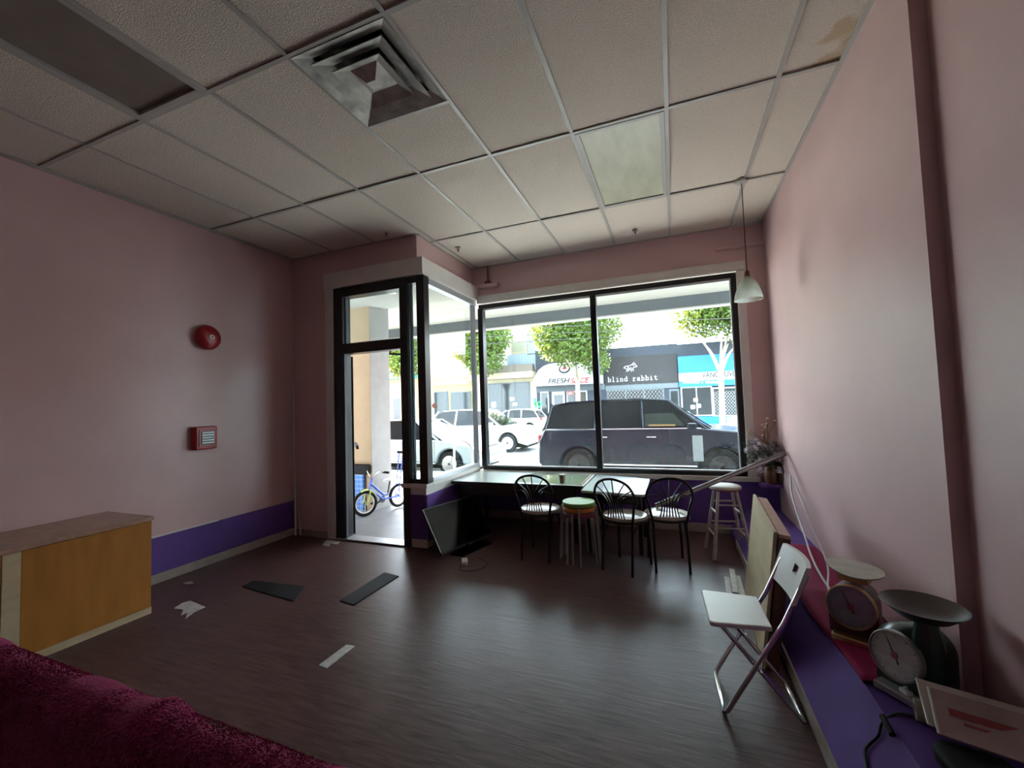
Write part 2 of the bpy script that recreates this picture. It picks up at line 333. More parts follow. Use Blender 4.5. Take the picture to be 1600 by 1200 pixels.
# low wall below the side window
lw = struct(MB().box((-2.70, YD, 0), (-2.43, YD + .12, .61)).box((-2.56, YD + .12, 0), (-2.43, YW, .61)).build('wall_low', 'white'), 'low wall under the narrow side windows', 'wall')
MB().box((-2.64, YD - .008, .09), (-2.435, YD, .54)).build('painted_band', 'purple', lw); MB().box((-2.43, YD, .07), (-2.42, YW - .02, .54)).build('painted_band', 'purple', lw)
struct(MB().box((-2.72, YD - .02, .61), (-2.41, YD + .12, .655)).box((-2.57, YD + .12, .61), (-2.41, YW - .04, .655)).build('trim_5', 'white', bevel=.004), 'white cap on the low wall', 'trim')
struct(MB().box((-3.60, YD - .03, 0), (-2.70, YD + .13, .018)).build('trim_6', 'alu', bevel=.004), 'worn aluminium door threshold', 'threshold')

# ceiling
ce = struct(MB().box((XL - .15, YB - .1, 3.42), (XR2 + .25, YW + .1, 3.6)).build('ceiling', 'tile'), 'suspended ceiling of stained tiles in a metal grid', 'ceiling')
gx = [0.045 + .61 * k for k in range(-8, 3)]; gy = [0.327 + 1.22 * k for k in range(-3, 5)]
xs = [XL] + [x for x in gx if XL + .02 < x < XR2 - .02] + [XR2]; ys = [YB] + [y for y in gy if YB + .05 < y < YW - .05] + [YW]
tile_cache = {}
def ceiling_tile(x0, x1, y0, y1, k, mt, tilt=0):
    key = (round(x1 - x0, 3), round(y1 - y0, 3), mt)
    if key not in tile_cache:
        me = MB().box((-(x1 - x0) / 2 + .004, -(y1 - y0) / 2 + .004, 0), ((x1 - x0) / 2 - .004, (y1 - y0) / 2 - .004, .014)).mesh('ceiling_tile'); me.materials.append(M[mt]); tile_cache[key] = me
    o = bpy.data.objects.new('ceiling_tile', tile_cache[key]); C.objects.link(o); o.parent = ce
    o.location = ((x0 + x1) / 2, (y0 + y1) / 2, ZC + .006 + tilt); return o
def cell(i): return (0.045 + .61 * i, 0.045 + .61 * (i + 1))
for i in range(len(xs) - 1):
    for j in range(len(ys) - 1):
        x0, x1, y0, y1 = xs[i], xs[i + 1], ys[j], ys[j + 1]
        if y0 > 3.6 and x1 < -2.48: continue
        if y0 > YD and x0 < -2.48 < x1: x0 = -2.48
        cx, cy = (x0 + x1) / 2, (y0 + y1) / 2
        if -1.77 < cx < -1.19 and 1.547 < cy < 2.767:
            ceiling_tile(x0, x1, 2.157, 2.767, 0, 'tile3'); continue
        if (-.56 < cx < .04 and 2.77 < cy < 3.98) or (-3.0 < cx < -2.4 and .33 < cy < 1.54): continue
        mt = 'tile2' if (cx > .6 and 1.5 < cy < 2.7) else 'tile3' if (cx < -1.0 and random.random() < .75) else 'tile'
        ceiling_tile(x0, x1, y0, y1, 0, mt, random.choice((0, 0, .002, .004)))
def bar(a, b, n='ceiling_grid_bar'): MB().box(a, b).build(n, 'tbar', ce)
for x in xs[1:-1]: bar((x - .0125, YB, ZC - .002), (x + .0125, YD if x < -2.5 else YW, ZC + .006))
for y in ys[1:-1]: bar((XL if y < YD else -2.48, y - .0125, ZC - .003), (XR2, y + .0125, ZC + .006))
bar((-1.785, 2.145, ZC - .003), (-1.175, 2.170, ZC + .006))
for a, b in (((XL, YB, ZC - .004), (XL + .025, YD, ZC + .006)), ((XR - .025, 2.13, ZC - .004), (XR, YW, ZC + .006)), ((XR2 - .025, YB, ZC - .004), (XR2, 2.13, ZC + .006)),
             ((-2.48, YW - .022, ZC - .004), (XR, YW, ZC + .006)), ((XL, YD - .022, ZC - .004), (-2.48, YD, ZC + .006)), ((-2.48, YD, ZC - .004), (-2.455, YW, ZC + .006))):
    bar(a, b, 'wall_angle')
# recessed lights and vent
def troffer(label, i, y0, lensmat, drop):
    x0, x1 = cell(i); y1 = y0 + 1.22
    t = thing('ceiling_light', label, 'ceiling light', ((x0 + x1) / 2, (y0 + y1) / 2, ZC), 0, 'recessed ceiling lights')
    MB().box((x0 + .02, y0 + .02, ZC + .03), (x1 - .02, y1 - .02, ZC + .11)).build('housing', 'white', t)
    f = MB()
    for a, b in (((x0 + .013, y0 + .013), (x0 + .045, y1 - .013)), ((x1 - .045, y0 + .013), (x1 - .013, y1 - .013)), ((x0 + .045, y0 + .013), (x1 - .045, y0 + .045)), ((x0 + .045, y1 - .045), (x1 - .045, y1 - .013))):
        f.box((a[0], a[1], ZC - .006), (b[0], b[1], ZC + .03))
    f.build('frame', 'tbar', t, bevel=.003)
    MB().box((x0 + .045, y0 + .045, ZC + drop), (x1 - .045, y1 - .045, ZC + drop + .008)).build('lens_panel', lensmat, t)
troffer('unlit recessed ceiling light with yellowish lens near the window', -1, 2.767, 'lens', .004)
troffer('dark brown unlit ceiling light panel in tiled ceiling', -5, 0.327, 'browntroffer', .014)
vx, vy = -1.48, 1.852
t = thing('ceiling_vent', 'square metal air diffuser with nested pyramid louvres', 'vent', (vx, vy, ZC))
def ring(h0, z0, h1, z1):
    m = MB(); a = [(vx - h0, vy - h0, z0), (vx + h0, vy - h0, z0), (vx + h0, vy + h0, z0), (vx - h0, vy + h0, z0)]
    b = [(vx - h1, vy - h1, z1), (vx + h1, vy - h1, z1), (vx + h1, vy + h1, z1), (vx - h1, vy + h1, z1)]
    e = [(p[0], p[1], p[2] + .006) for p in a + b]
    m.add(a + b + e, [(i, (i + 1) % 4, 4 + (i + 1) % 4, 4 + i) for i in range(4)] + [(8 + i, 12 + i, 12 + (i + 1) % 4, 8 + (i + 1) % 4) for i in range(4)] +
          [(i, 8 + i, 8 + (i + 1) % 4, (i + 1) % 4) for i in range(4)] + [(4 + i, 4 + (i + 1) % 4, 12 + (i + 1) % 4, 12 + i) for i in range(4)]); return m
MB().box((vx - .295, vy - .295, ZC + .06), (vx + .295, vy + .295, ZC + .10)).build('duct_box', 'blackmetal', t)
ring(.295, ZC - .006, .222, ZC + .028).build('outer_louvre', 'dirtymetal', t)
ring(.228, ZC - .014, .148, ZC + .022).build('middle_louvre', 'dirtymetal', t)
ring(.154, ZC - .022, .090, ZC + .016).build('inner_louvre', 'dirtymetal', t)
MB().add([(vx - .095, vy - .095, ZC + .02), (vx + .095, vy - .095, ZC + .02), (vx + .095, vy + .095, ZC + .02), (vx - .095, vy + .095, ZC + .02), (vx - .03, vy - .03, ZC - .03), (vx + .03, vy - .03, ZC - .03), (vx + .03, vy + .03, ZC - .03), (vx - .03, vy + .03, ZC - .03)],
         [(0, 1, 2, 3), (4, 5, 6, 7), (0, 1, 5, 4), (1, 2, 6, 5), (2, 3, 7, 6), (3, 0, 4, 7)]).build('centre_cone', 'dirtymetal', t)
for p, l in (((-2.72, 3.55), 'small sprinkler head in ceiling before the entrance bulkhead'), ((-2.264, 4.274), 'small sprinkler head in ceiling beside the side window bulkhead'), ((-.303, 4.67), 'small sprinkler head in ceiling above the shop window')):
    t = thing('sprinkler_head', l, 'sprinkler', (p[0], p[1], ZC), 0, 'ceiling sprinklers')
    MB().lathe([(.032, 0), (.03, -.006), (.012, -.01)], (0, 0, 0), seg=16).build('escutcheon', 'dirtymetal', t, local=True)
    MB().lathe([(.011, -.008), (.009, -.04)], (0, 0, 0), seg=10).build('nozzle', 'red', t, local=True)
    MB().lathe([(.022, -.042), (.022, -.046)], (0, 0, 0), seg=12).build('deflector', 'dirtymetal', t, local=True)

# ---------------------------------------------------------------- windows and door
def pane(parent, a, b, name='pane'): return MB().box(a, b).build(name, 'glass', parent)
w1 = struct(thing('window_1', 'wide shop window of two panes in black frame', 'window', (-.85, YW + .05, .6)))
y0, y1 = YW + .02, YW + .09
for n, a, b in (('frame_bar', (-2.40, y0, 2.74), (.69, y1, 2.80)), ('frame_bar', (-2.40, y0, .60), (.69, y1, .645)), ('frame_bar', (-2.40, y0 - .03, .645), (-2.33, y1, 2.74)), ('frame_bar', (.635, y0, .645), (.69, y1, 2.74)), ('mullion', (-.895, y0 - .02, .645), (-.825, y1, 2.74))):
    MB().box(a, b).build(n, 'black', w1, bevel=.003)
for n, a, b in (('glazing_bead', (-2.33, y0 - .004, 2.715), (-.895, y0 + .02, 2.74)), ('glazing_bead', (-.825, y0 - .004, 2.715), (.635, y0 + .02, 2.74)), ('glazing_bead', (-2.33, y0 - .004, .645), (-.895, y0 + .02, .662)), ('glazing_bead', (-.825, y0 - .004, .645), (.635, y0 + .02, .662)), ('glazing_bead', (.622, y0 - .004, .662), (.635, y0 + .02, 2.715))):
    MB().box(a, b).build(n, 'alu', w1)
pane(w1, (-2.33, YW + .05, .645), (-.895, YW + .056, 2.74)); pane(w1, (-.825, YW + .05, .645), (.635, YW + .056, 2.74))
w2 = struct(thing('window_2', 'side window between the door post and shop window', 'window', (-2.45, 4.4, .66)))
for n, a, b in (('frame_bar', (-2.50, YD + .13, 2.78), (-2.42, YW, 2.85)), ('frame_bar', (-2.50, YD + .13, .655), (-2.42, YW - .04, .70)), ('corner_post', (-2.50, YD + .0, .655), (-2.405, YD + .10, 2.85))):
    MB().box(a, b).build(n, 'alu' if n == 'frame_bar' else 'black', w2, bevel=.003)
MB().box((-2.49, YW - .06, .70), (-2.43, YW - .02, 2.78)).build('glazing_bead', 'alu', w2)
MB().box((-2.495, YD + .10, .70), (-2.425, YD + .125, 2.78)).build('glazing_bead', 'alu', w2)
pane(w2, (-2.468, YD + .10, .70), (-2.462, YW - .02, 2.78))
st = tag(MB().add(*(lambda c: ([Vector((c.x, c.y + .055 * math.cos(a) , c.z + .028 * math.sin(a))) for a in [2 * PI * k / 20 for k in range(20)]] + [Vector((c.x + .002, c.y + .055 * math.cos(a), c.z + .028 * math.sin(a))) for a in [2 * PI * k / 20 for k in range(20)]], [tuple(range(20))[::-1], tuple(range(20, 40))] + [(k, (k + 1) % 20, 20 + (k + 1) % 20, 20 + k) for k in range(20)]))(at(679, 634, X=-2.459))).build('window_sticker', mat('salmon_sticker', (.42, .13, .08), .6)), 'oval salmon sticker on the side window glass', 'sticker')
w3 = struct(thing('window_3', 'narrow sidelight pane beside the entrance door', 'window', (-2.55, YD + .05, .66)))
for a, b in (((-2.62, YD + .01, 2.78), (-2.50, YD + .09, 2.85)), ((-2.62, YD + .01, .655), (-2.50, YD + .09, .70))): MB().box(a, b).build('frame_bar', 'black', w3)
MB().box((-2.605, YD + .035, .70), (-2.588, YD + .065, 2.78)).build('glazing_bead', 'strip', w3)
pane(w3, (-2.62, YD + .045, .70), (-2.50, YD + .051, 2.78))
d1 = struct(thing('door_1', 'black framed entrance door standing open with glass transom', 'door', (-3.1, YD + .05, 0)))
for n, a, b in (('jamb', (-3.62, YD - .01, 0), (-3.49, YD + .12, 2.85)), ('jamb', (-2.71, YD - .01, 0), (-2.62, YD + .12, 2.85)), ('head_bar', (-3.49, YD - .01, 2.74), (-2.71, YD + .12, 2.85)), ('transom_bar', (-3.49, YD - .01, 2.085), (-2.71, YD + .12, 2.20))):
    MB().box(a, b).build(n, 'black', d1, bevel=.004)
MB().box((-3.49, YD + .03, 2.20), (-3.475, YD + .07, 2.74)).build('glazing_bead', 'strip', d1)
MB().box((-3.49, YD + .0, .02), (-3.478, YD + .03, 2.085)).build('weather_strip', 'strip', d1)
pane(d1, (-3.49, YD + .05, 2.20), (-2.71, YD + .056, 2.74), 'transom_pane')
th = math.radians(134); h0 = Vector((-3.51, YD + .145, 0)); u = Vector((math.cos(th), math.sin(th), 0)); nn = Vector((-u.y, u.x, 0))
def leafbox(s0, s1, z0, z1, t0=-.02, t1=.02):
    p = [h0 + u * s0 + nn * t0, h0 + u * s1 + nn * t0, h0 + u * s1 + nn * t1, h0 + u * s0 + nn * t1]
    return MB().hexa([q + Vector((0, 0, z0)) for q in p] + [q + Vector((0, 0, z1)) for q in p])
lf = leafbox(0, .07, .02, 2.07).build('door_leaf', 'black', d1, bevel=.003)
for a in ((.66, .73, .02, 2.07), (.07, .66, 1.97, 2.07), (.07, .66, .02, .20)): leafbox(*a).build('leaf_rail', 'black', lf)
leafbox(.07, .66, .20, 1.97, -.003, .003).build('leaf_pane', 'glass', lf); leafbox(.05, .68, .98, 1.02, -.07, -.045).build('push_bar', 'strip', lf)
MB().tube([(-2.92, YD + .12, 2.10), (-2.96, YD + .13, 2.06), (-2.72, YD + .30, 2.045)], .012, 6).build('closer_arm', 'blackmetal', d1)

# ---------------------------------------------------------------- things on the left side
cab = thing('counter_cabinet', 'orange wood laminate counter cabinet against the pink wall', 'cabinet', (-3.96, .9, 0))
MB().box((-4.25, -.4, .05), (-3.675, 1.965, .675)).build('body', 'orange', cab, bevel=.003)
MB().box((-4.255, -.41, .675), (-3.66, 1.98, .705)).build('top', 'orangetop', cab, bevel=.003, label='worn scuffed wooden top')
MB().box((-3.675, 1.30, .05), (-3.664, 1.965, .672)).build('front_panel', 'orange', cab, bevel=.002)
MB().box((-3.675, .4, .05), (-3.664, 1.22, .672)).build('front_panel', 'orange', cab, bevel=.002)
MB().box((-3.675, 1.222, .05), (-3.662, 1.298, .672)).build('filler_strip', 'ply', cab)
MB().box((-4.25, -.4, 0), (-3.668, 1.97, .05)).build('plinth', 'ply', cab)
# booth back covered in terry cloth
bt = thing('bench_back', 'magenta terry cloth covered bench back facing the orange cabinet', 'bench', (-1.3, .5, 0))
def booth():
    m = MB(); nx = 90; prof = []
    for k in range(15): prof.append((k / 14))
    vs, fs = [], []
    for i in range(nx + 1):
        s = i / nx; x = -2.9 + 2.75 * s; yb = .60 - .03 * s; wob = .004 * math.sin(x * 9) + .003 * math.sin(x * 23 + 1); bumpz = .018 * math.exp(-((x + 1.06) / .035) ** 2)
        ring_ = [(x, yb + .06, .02)] + [(x, yb + .06, .74)] + [(x, yb + (.06 + wob) * math.cos(a), .76 + wob + bumpz + .058 * math.sin(a)) for a in [PI * k / 10 for k in range(11)]] + [(x, yb - .07, .6), (x, yb - .085, .3), (x, yb - .09, .02)]
        vs += ring_; n = len(ring_)
    for i in range(nx):
        for k in range(n): fs.append((i * n + k, i * n + (k + 1) % n, (i + 1) * n + (k + 1) % n, (i + 1) * n + k))
    fs += [tuple(range(n)), tuple(nx * n + k for k in range(n))[::-1]]
    return m.add(vs, fs)
booth().build('cloth_cover', 'terry', bt, smooth=True)
def fuzz():
    m = MB(); rnd = random.Random(3)
    for _ in range(26000):
        s = rnd.random(); x = -2.9 + 2.75 * s; yb = .60 - .03 * s; a = rnd.uniform(.1, PI + .2)
        if a > PI: p = Vector((x, yb - .063, rnd.uniform(.60, .76))); n = Vector((0, -1, .15))
        else: p = Vector((x, yb + .06 * math.cos(a), .76 + .058 * math.sin(a))); n = Vector((0, math.cos(a), math.sin(a)))
        if abs(x + 1.06) < .05: p.z += .018 * math.exp(-((x + 1.06) / .035) ** 2)
        d = (n + Vector((rnd.uniform(-.6, .6), rnd.uniform(-.6, .6), rnd.uniform(-.6, .6)))).normalized(); L_ = rnd.uniform(.002, .0045); sd = d.orthogonal().normalized() * .0018
        m.add([p - sd, p + sd, p + d * L_], [(0, 1, 2)])
    return m
me = bpy.data.meshes.new('cloth_pile'); fz = fuzz(); me.from_pydata([Vector(v) - bt.location for v in fz.v], [], fz.f); me.materials.append(M['terry'])
o = bpy.data.objects.new('cloth_pile', me); C.objects.link(o); o.parent = bt; o['kind'] = 'stuff'
# alarm bell and red box
b0 = (XL, 2.73, 2.20); t = thing('alarm_bell', 'round red fire alarm bell on the pink wall', 'alarm bell', b0)
MB().box((XL, 2.66, 2.13), (XL + .03, 2.80, 2.27)).build('back_plate', 'red', t)
MB().lathe([(.118, .028), (.122, .04), (.118, .055), (.095, .078), (.05, .092), (.02, .095)], b0, (1, 0, 0), 32).build('gong', 'red', t, smooth=True)
MB().lathe([(.026, .094), (.024, .104), (.008, .108)], b0, (1, 0, 0), 16).build('centre_cap', 'whiteplastic', t, smooth=True, label='small pale cap in the centre')
MB().lathe([(.009, .107), (.008, .113)], b0, (1, 0, 0), 10).build('screw', 'red', t)
t = thing('alarm_box', 'square red fire alarm sounder box on the pink wall', 'alarm box', (XL, 2.70, 1.225))
MB().box((XL, 2.60, 1.115), (XL + .075, 2.80, 1.335)).build('body', 'red', t, bevel=.012)
MB().box((XL + .075, 2.625, 1.14), (XL + .082, 2.78, 1.31)).build('rim', 'red', t, bevel=.004)
g = MB().box((XL + .08, 2.645, 1.16), (XL + .086, 2.765, 1.29)).build('grille', mat('grey_grille', (.15, .135, .15), .5), t)
for k in range(5): MB().box((XL + .086, 2.65, 1.175 + k * .024), (XL + .089, 2.76, 1.183 + k * .024)).build('grille_slat', 'greysteel', g)
tag(MB().tube([(-4.20, 3.70, 0.004), (-4.245, 3.725, 1.78)], .009, 8).build('thin_rod', 'paper'), 'long thin white rod leaning in the wall corner', 'rod')
tag(MB().tube([(-4.13, 3.71, 0.004), (-4.215, 3.73, .62)], .007, 8).build('thin_rod', 'pinkpaper'), 'short thin pinkish rod leaning in the wall corner', 'rod')
# things stuck on the floor
def floorpiece(name, pix, m, label, cat, z=.003, group=None):
    p = [at(a, b, Z=0) for a, b in pix]; o = MB().prism([(q.x, q.y, 0) for q in p], (0, 0, .0005), (0, 0, z)).build(name, m); tag(o, label, cat, group); return o
floorpiece('grip_strip', [(378, 917), (397, 908), (477, 917), (459, 940)], 'treadmat', 'wide dark grip mat strip on the floor near the cabinet', 'floor strip', .006)
floorpiece('grip_strip', [(531, 939), (601, 895), (623, 901), (553, 946)], 'treadmat', 'narrow dark grip strip on the floor before the door', 'floor strip', .006)
floorpiece('tape_scrap', [(272, 951), (284, 943), (297, 939), (321, 949), (303, 957), (290, 967), (293, 957), (283, 962), (286, 953)], 'tape', 'torn white tape patch on the floor near the cabinet', 'tape')
floorpiece('tape_scrap', [(498, 1040), (541, 1008), (555, 1010), (511, 1045)], 'tape', 'long pale tape strip on the floor in the door light', 'tape')
floorpiece('tape_scrap', [(504, 852), (510, 844), (532, 846), (527, 851), (517, 849), (514, 854)], 'tape', 'small torn white tape scrap near the door threshold', 'tape')
floorpiece('tape_scrap', [(286, 911), (300, 909), (303, 912), (292, 913)], 'tape', 'tiny faint tape scrap beside the tan baseboard', 'tape')

# ---------------------------------------------------------------- window counter and what stands there
t1 = thing('counter_table', 'long grey topped table with dark edges under the window', 'table', (-1.65, 4.6, 0))
MB().box((-2.40, 4.22, .572), (-.90, 4.985, .600)).build('tabletop', 'greytop', t1, bevel=.003)
MB().box((-2.405, 4.212, .568), (-.895, 4.222, .602)).build('edge_band', 'darkwood', t1)
MB().box((-2.30, 4.26, .45), (-1.0, 4.28, .572)).build('apron', 'darkwood', t1)
for x in (-2.3, -1.0):
    for y in (4.3, 4.92): MB().box((x - .02, y - .02, 0), (x + .02, y + .02, .572)).build('leg', 'darkwood', t1)
t2 = thing('counter_table', 'short pale blue topped table beside the grey table', 'table', (-.58, 4.5, 0))
MB().prism([(-.885, 4.06, 0), (-.31, 3.99, 0), (-.285, 4.02, 0), (-.285, 4.80, 0), (-.885, 4.985, 0)], (0, 0, .570), (0, 0, .592)).build('tabletop', 'bluetop', t2, bevel=.003)
MB().box((-.80, 4.10, .47), (-.36, 4.12, .57)).build('apron', 'darkwood', t2)
for x, y in ((-.82, 4.14), (-.35, 4.14), (-.82, 4.85), (-.35, 4.70)): MB().box((x - .018, y - .018, 0), (x + .018, y + .018, .57)).build('leg', 'darkwood', t2)
q = [(-1.70, 4.30), (-.93, 4.26), (-.93, 4.86), (-1.62, 4.92)]
t = thing('acrylic_sheet', 'clear acrylic sheet with brown edge lying on the table', 'plastic sheet', (-1.3, 4.6, .601))
MB().prism([(x, y, 0) for x, y in q], (0, 0, .602), (0, 0, .608)).build('sheet', 'acrylic', t); MB().box((-.934, 4.26, .602), (-.922, 4.86, .612)).build('edge_strip', 'pinkwood', t)
c = at(875, 757, Z=.61); t = thing('paper_cup', 'small brown paper cup on the clear sheet', 'cup', (c.x, c.y + .1, .609))
MB().lathe([(.026, 0), (.034, .085)], (0, 0, 0), seg=18).build('cup_wall', mat('kraft_paper', (.25, .19, .13), .7), t, local=True); MB().lathe([(.0345, .078), (.036, .085), (.034, .088)], (0, 0, 0), seg=18).build('rim', 'paper', t, local=True)
def black_chair():
    t = thing('metal_chair', 'black metal fan back chair between the television and the stool stack', 'chair', (0, 0, 0), 0, 'black fan back chairs at the window')
    # faces +Y ; rear legs at y=0
    MB().lathe([(.10, .415), (.185, .42), (.195, .435), (.185, .455), (.12, .468), (.02, .472)], (0, .19, 0), seg=28).build('seat', 'vinyl', t, smooth=True, local=True, label='rounded pearl white vinyl seat')
    MB().tube(arc((0, .19, .418), (1, 0, 0), (0, 1, 0), .185, 0, 2 * PI * 27 / 28, 27), .011, 8, True).build('seat_ring', 'blackmetal', t, local=True, smooth=True)
    hoop = bez([(-.135, .045, .40), (-.165, .02, .55), (-.185, 0, .65), (-.13, -.022, .752), (0, -.03, .79), (.13, -.022, .752), (.185, 0, .65), (.165, .02, .55), (.135, .045, .40)], 6)
    MB().tube(hoop, .0115, 8).build('back_hoop', 'blackmetal', t, local=True, smooth=True)
    for k in range(7):
        a = (k - 3) / 3; top = hoop[int(round(len(hoop) / 2 + a * len(hoop) * .27))]
        MB().tube(bez([(a * .085, .03, .425), (a * .06, .016, .55), (a * .10, -.003, .64), tuple(top)], 5), .0055, 6).build('back_spindle', 'blackmetal', t, local=True)
    for sx in (-1, 1):
        MB().tube([(sx * .13, .06, .42), (sx * .135, .03, .25), (sx * .135, 0, .0)], .0115, 8).build('leg', 'blackmetal', t, local=True, smooth=True)
        MB().tube([(sx * .13, .32, .42), (sx * .145, .345, .2), (sx * .15, .355, 0)], .0115, 8).build('leg', 'blackmetal', t, local=True, smooth=True)
        MB().tube(bez([(sx * .13, .09, .33), (sx * .135, .15, .385), (sx * .135, .24, .385), (sx * .14, .31, .33)], 4), .006, 6).build('leg_brace', 'blackmetal', t, local=True)
    return t
ch = black_chair(); ch.location = (-1.256, 3.70, 0); ch.rotation_euler.z = -.04
dup(ch, (-.515, 3.645, 0), -.34, 'black metal fan back chair between stool stack and another black chair')
dup(ch, (-.075, 3.775, 0), .19, 'black metal fan back chair carrying the end of the metal rail')
def stool(z, m, label, r):
    t = thing('round_stool', label, 'stool', (-.868, 3.86, z), .3, 'stacked round stools')
    MB().lathe([(.135, .41), (.150, .414), (.152, .435), (.145, .448), (.03, .452)], (0, 0, 0), seg=28).build('seat', m, t, smooth=True, local=True)
    for k in range(4):
        a = PI / 4 + k * PI / 2; c_, s_ = math.cos(a), math.sin(a)
        MB().tube(bez([(c_ * .10, s_ * .10, .405), (c_ * .145, s_ * .145, .40), (c_ * .163, s_ * .163, .36), (c_ * .185, s_ * .185, .01 - z)], 5), .0085, 8).build('leg', 'greysteel', t, local=True, smooth=True)
    return t
s0 = stool(0, 'smaroon', 'plum round stool at the bottom of the stool stack', 0); s0.location.z = 0
s1_ = stool(.045, 'sorange', 'orange round stool in the middle of the stool stack', 0); s1_.rotation_euler.z = .62
s2_ = stool(.09, 'sgreen', 'green round stool on top of the stool stack', 0); s2_.rotation_euler.z = 1.0
# bar stool
bs = thing('bar_stool', 'whitewashed wooden bar stool with round seat and rungs', 'stool', (.40, 4.36, 0), .15)
MB().lathe([(.125, .595), (.135, .602), (.135, .612)], (0, 0, 0), seg=28).build('seat_edge', 'redpaint', bs, local=True, label='dark red lower edge of the seat')
MB().lathe([(.137, .612), (.137, .628), (.125, .635), (.02, .632)], (0, 0, 0), seg=28).build('seat', 'whitewood', bs, local=True, smooth=True)
lp = [(-1, -1), (1, -1), (1, 1), (-1, 1)]
def legp(k, z): f = .075 + (.60 - z) / .60 * .085; return Vector((lp[k][0] * f, lp[k][1] * f, z))
for k in range(4): MB().tube([legp(k, .60), legp(k, .003)], [.013, .017], 8).build('leg', 'whitewood', bs, local=True, smooth=True)
for k in range(4):
    for z in ((.20, .40) if k % 2 else (.27, .47)): MB().tube([legp(k, z), legp((k + 1) % 4, z)], .0085, 6).build('rung', 'whitewood', bs, local=True)
# rail leaning from chair seat to the wall
a, b = Vector((-.20, 4.03, .487)), Vector((.955, 4.62, .905)); d = (b - a).normalized(); n1 = d.cross(Vector((0, 1, 0))).normalized()
t = thing('metal_rail', 'long aluminium rail leaning from chair seat up to corner', 'rail', a)
M['railmetal'] = mat('dull_rail_metal', (.22, .20, .20), .42, .6)
for nm, o_, r_ in (('upper_tube', .012, .011), ('lower_tube', -.012, .009)): MB().tube([a + n1 * o_, b + n1 * o_], r_, 10).build(nm, 'railmetal', t, smooth=True)
MB().slab([a - n1 * .012, b - n1 * .012, b + n1 * .012, a + n1 * .012], d.cross(n1), .006).build('web', 'greysteel', t)
# television
BL = Vector((-2.12, 3.50, .045)); hd = Vector((.27, .96, 0)).normalized()
TL = at(662, 791, X=-2.375); upv = (TL - BL); H_ = upv.length; TVW = .74
upv = (upv - hd * upv.dot(hd)).normalized(); nrm = hd.cross(upv).normalized()
if nrm.y > 0: nrm = -nrm
H_ = .47
def tvq(a0, a1, b0, b1): return [BL + hd * a0 + upv * b0, BL + hd * a1 + upv * b0, BL + hd * a1 + upv * b1, BL + hd * a0 + upv * b1]
tv = thing('television', 'black flat screen television leaning against the low wall', 'television', (BL.x, BL.y, 0))
MB().slab(tvq(0, TVW, 0, H_), -nrm, .03).build('back_shell', 'blackmetal', tv, bevel=.006)
MB().slab(tvq(.012, TVW - .012, .02, H_ - .012), nrm, .002).build('screen', 'screen', tv)
for q in (tvq(0, .009, 0, H_), tvq(0, TVW, H_ - .009, H_), tvq(TVW - .009, TVW, 0, H_), tvq(0, TVW, 0, .018)): MB().slab(q, nrm, .005).build('bezel', 'blackmetal', tv)
MB().slab(tvq(-.002, 0, .02, H_), nrm, .007).build('edge_trim', 'chrome', tv)
sc = BL + hd * .36
MB().prism([(sc.x - .08, sc.y - .22, 0), (sc.x + .06, sc.y - .22, 0), (sc.x + .18, sc.y + .2, 0), (sc.x + .02, sc.y + .22, 0)], (0, 0, .002), (0, 0, .014)).build('stand_foot', 'screen', tv)
MB().tube([sc + Vector((.02, 0, -.03)), sc + upv * .05 - nrm * .02], .02, 8).build('stand_neck', 'blackmetal', tv)
c = at(726, 877, Z=.02); t = thing('power_adapter', 'small white power adapter on the floor by the television', 'adapter', (c.x, c.y, 0), .5)
MB().box((-.028, -.055, .002), (.028, .055, .035)).build('case', 'whiteplastic', t, local=True, bevel=.006)
MB().tube(bez([(0, -.055, .018), (-.05, -.12, .006), (.0, -.19, .006), (.14, -.17, .006), (.2, -.04, .006), (.13, .1, .006)], 8), .004, 6).build('cord', 'wire', t, local=True)

# ---------------------------------------------------------------- right side: ledge and what it carries
LX0, LX1, LZ = .50, .665, .268
lg = MB().prism([(LX0, 0, .07), (LX1, 0, LZ), (XR2, 0, LZ), (XR2, 0, 0), (LX0, 0, 0)], (0, -1.0, 0), (0, 2.13, 0))
lg2 = MB().prism([(LX0, 0, .07), (LX1, 0, LZ), (XR, 0, LZ), (XR, 0, 0), (LX0, 0, 0)], (0, 2.13, 0), (0, YW - .012, 0))
lg.add(lg2.v, lg2.f); struct(lg.build('trim_7', 'purple'), 'low purple painted ledge with sloped face along the right wall', 'ledge')
struct(MB().prism([(LX0 - .012, 0, 0), (LX0, 0, 0), (LX0 + .001, 0, .07), (LX0 - .010, 0, .07)], (0, -1.0, 0), (0, 4.6, 0)).build('baseboard_right', 'base'), 'tan baseboard along the purple ledge', 'baseboard')
def cloth():
    m = MB(); nx, ny = 26, 40; vs = []
    for j in range(ny + 1):
        y = 2.14 + 1.75 * j / ny
        for i in range(nx + 1):
            s = i / nx; x = .650 + .305 * s
            base = LZ if x > LX1 else LZ - (LX1 - x) * (LZ - .07) / (LX1 - LX0)
            z = base + .008 + .012 * (0.5 + .5 * math.sin(y * 7 + x * 9)) * (0.4 + .6 * math.sin(PI * s)) + .02 * math.exp(-((y - 2.95) / .07) ** 2) * math.sin(PI * min(1, s * 1.1))
            vs.append((x - (.02 * math.sin(y * 5) if i == 0 else 0), y, z))
    fs = [(j * (nx + 1) + i, j * (nx + 1) + i + 1, (j + 1) * (nx + 1) + i + 1, (j + 1) * (nx + 1) + i) for j in range(ny) for i in range(nx)]
    return m.add(vs, fs)
o = cloth().build('maroon_cloth', 'maroon', smooth=True); sm = o.modifiers.new('thick', 'SOLIDIFY'); sm.thickness = .004; sm.offset = 1
tag(o, 'maroon cloth spread over the purple ledge under the scales', 'cloth')
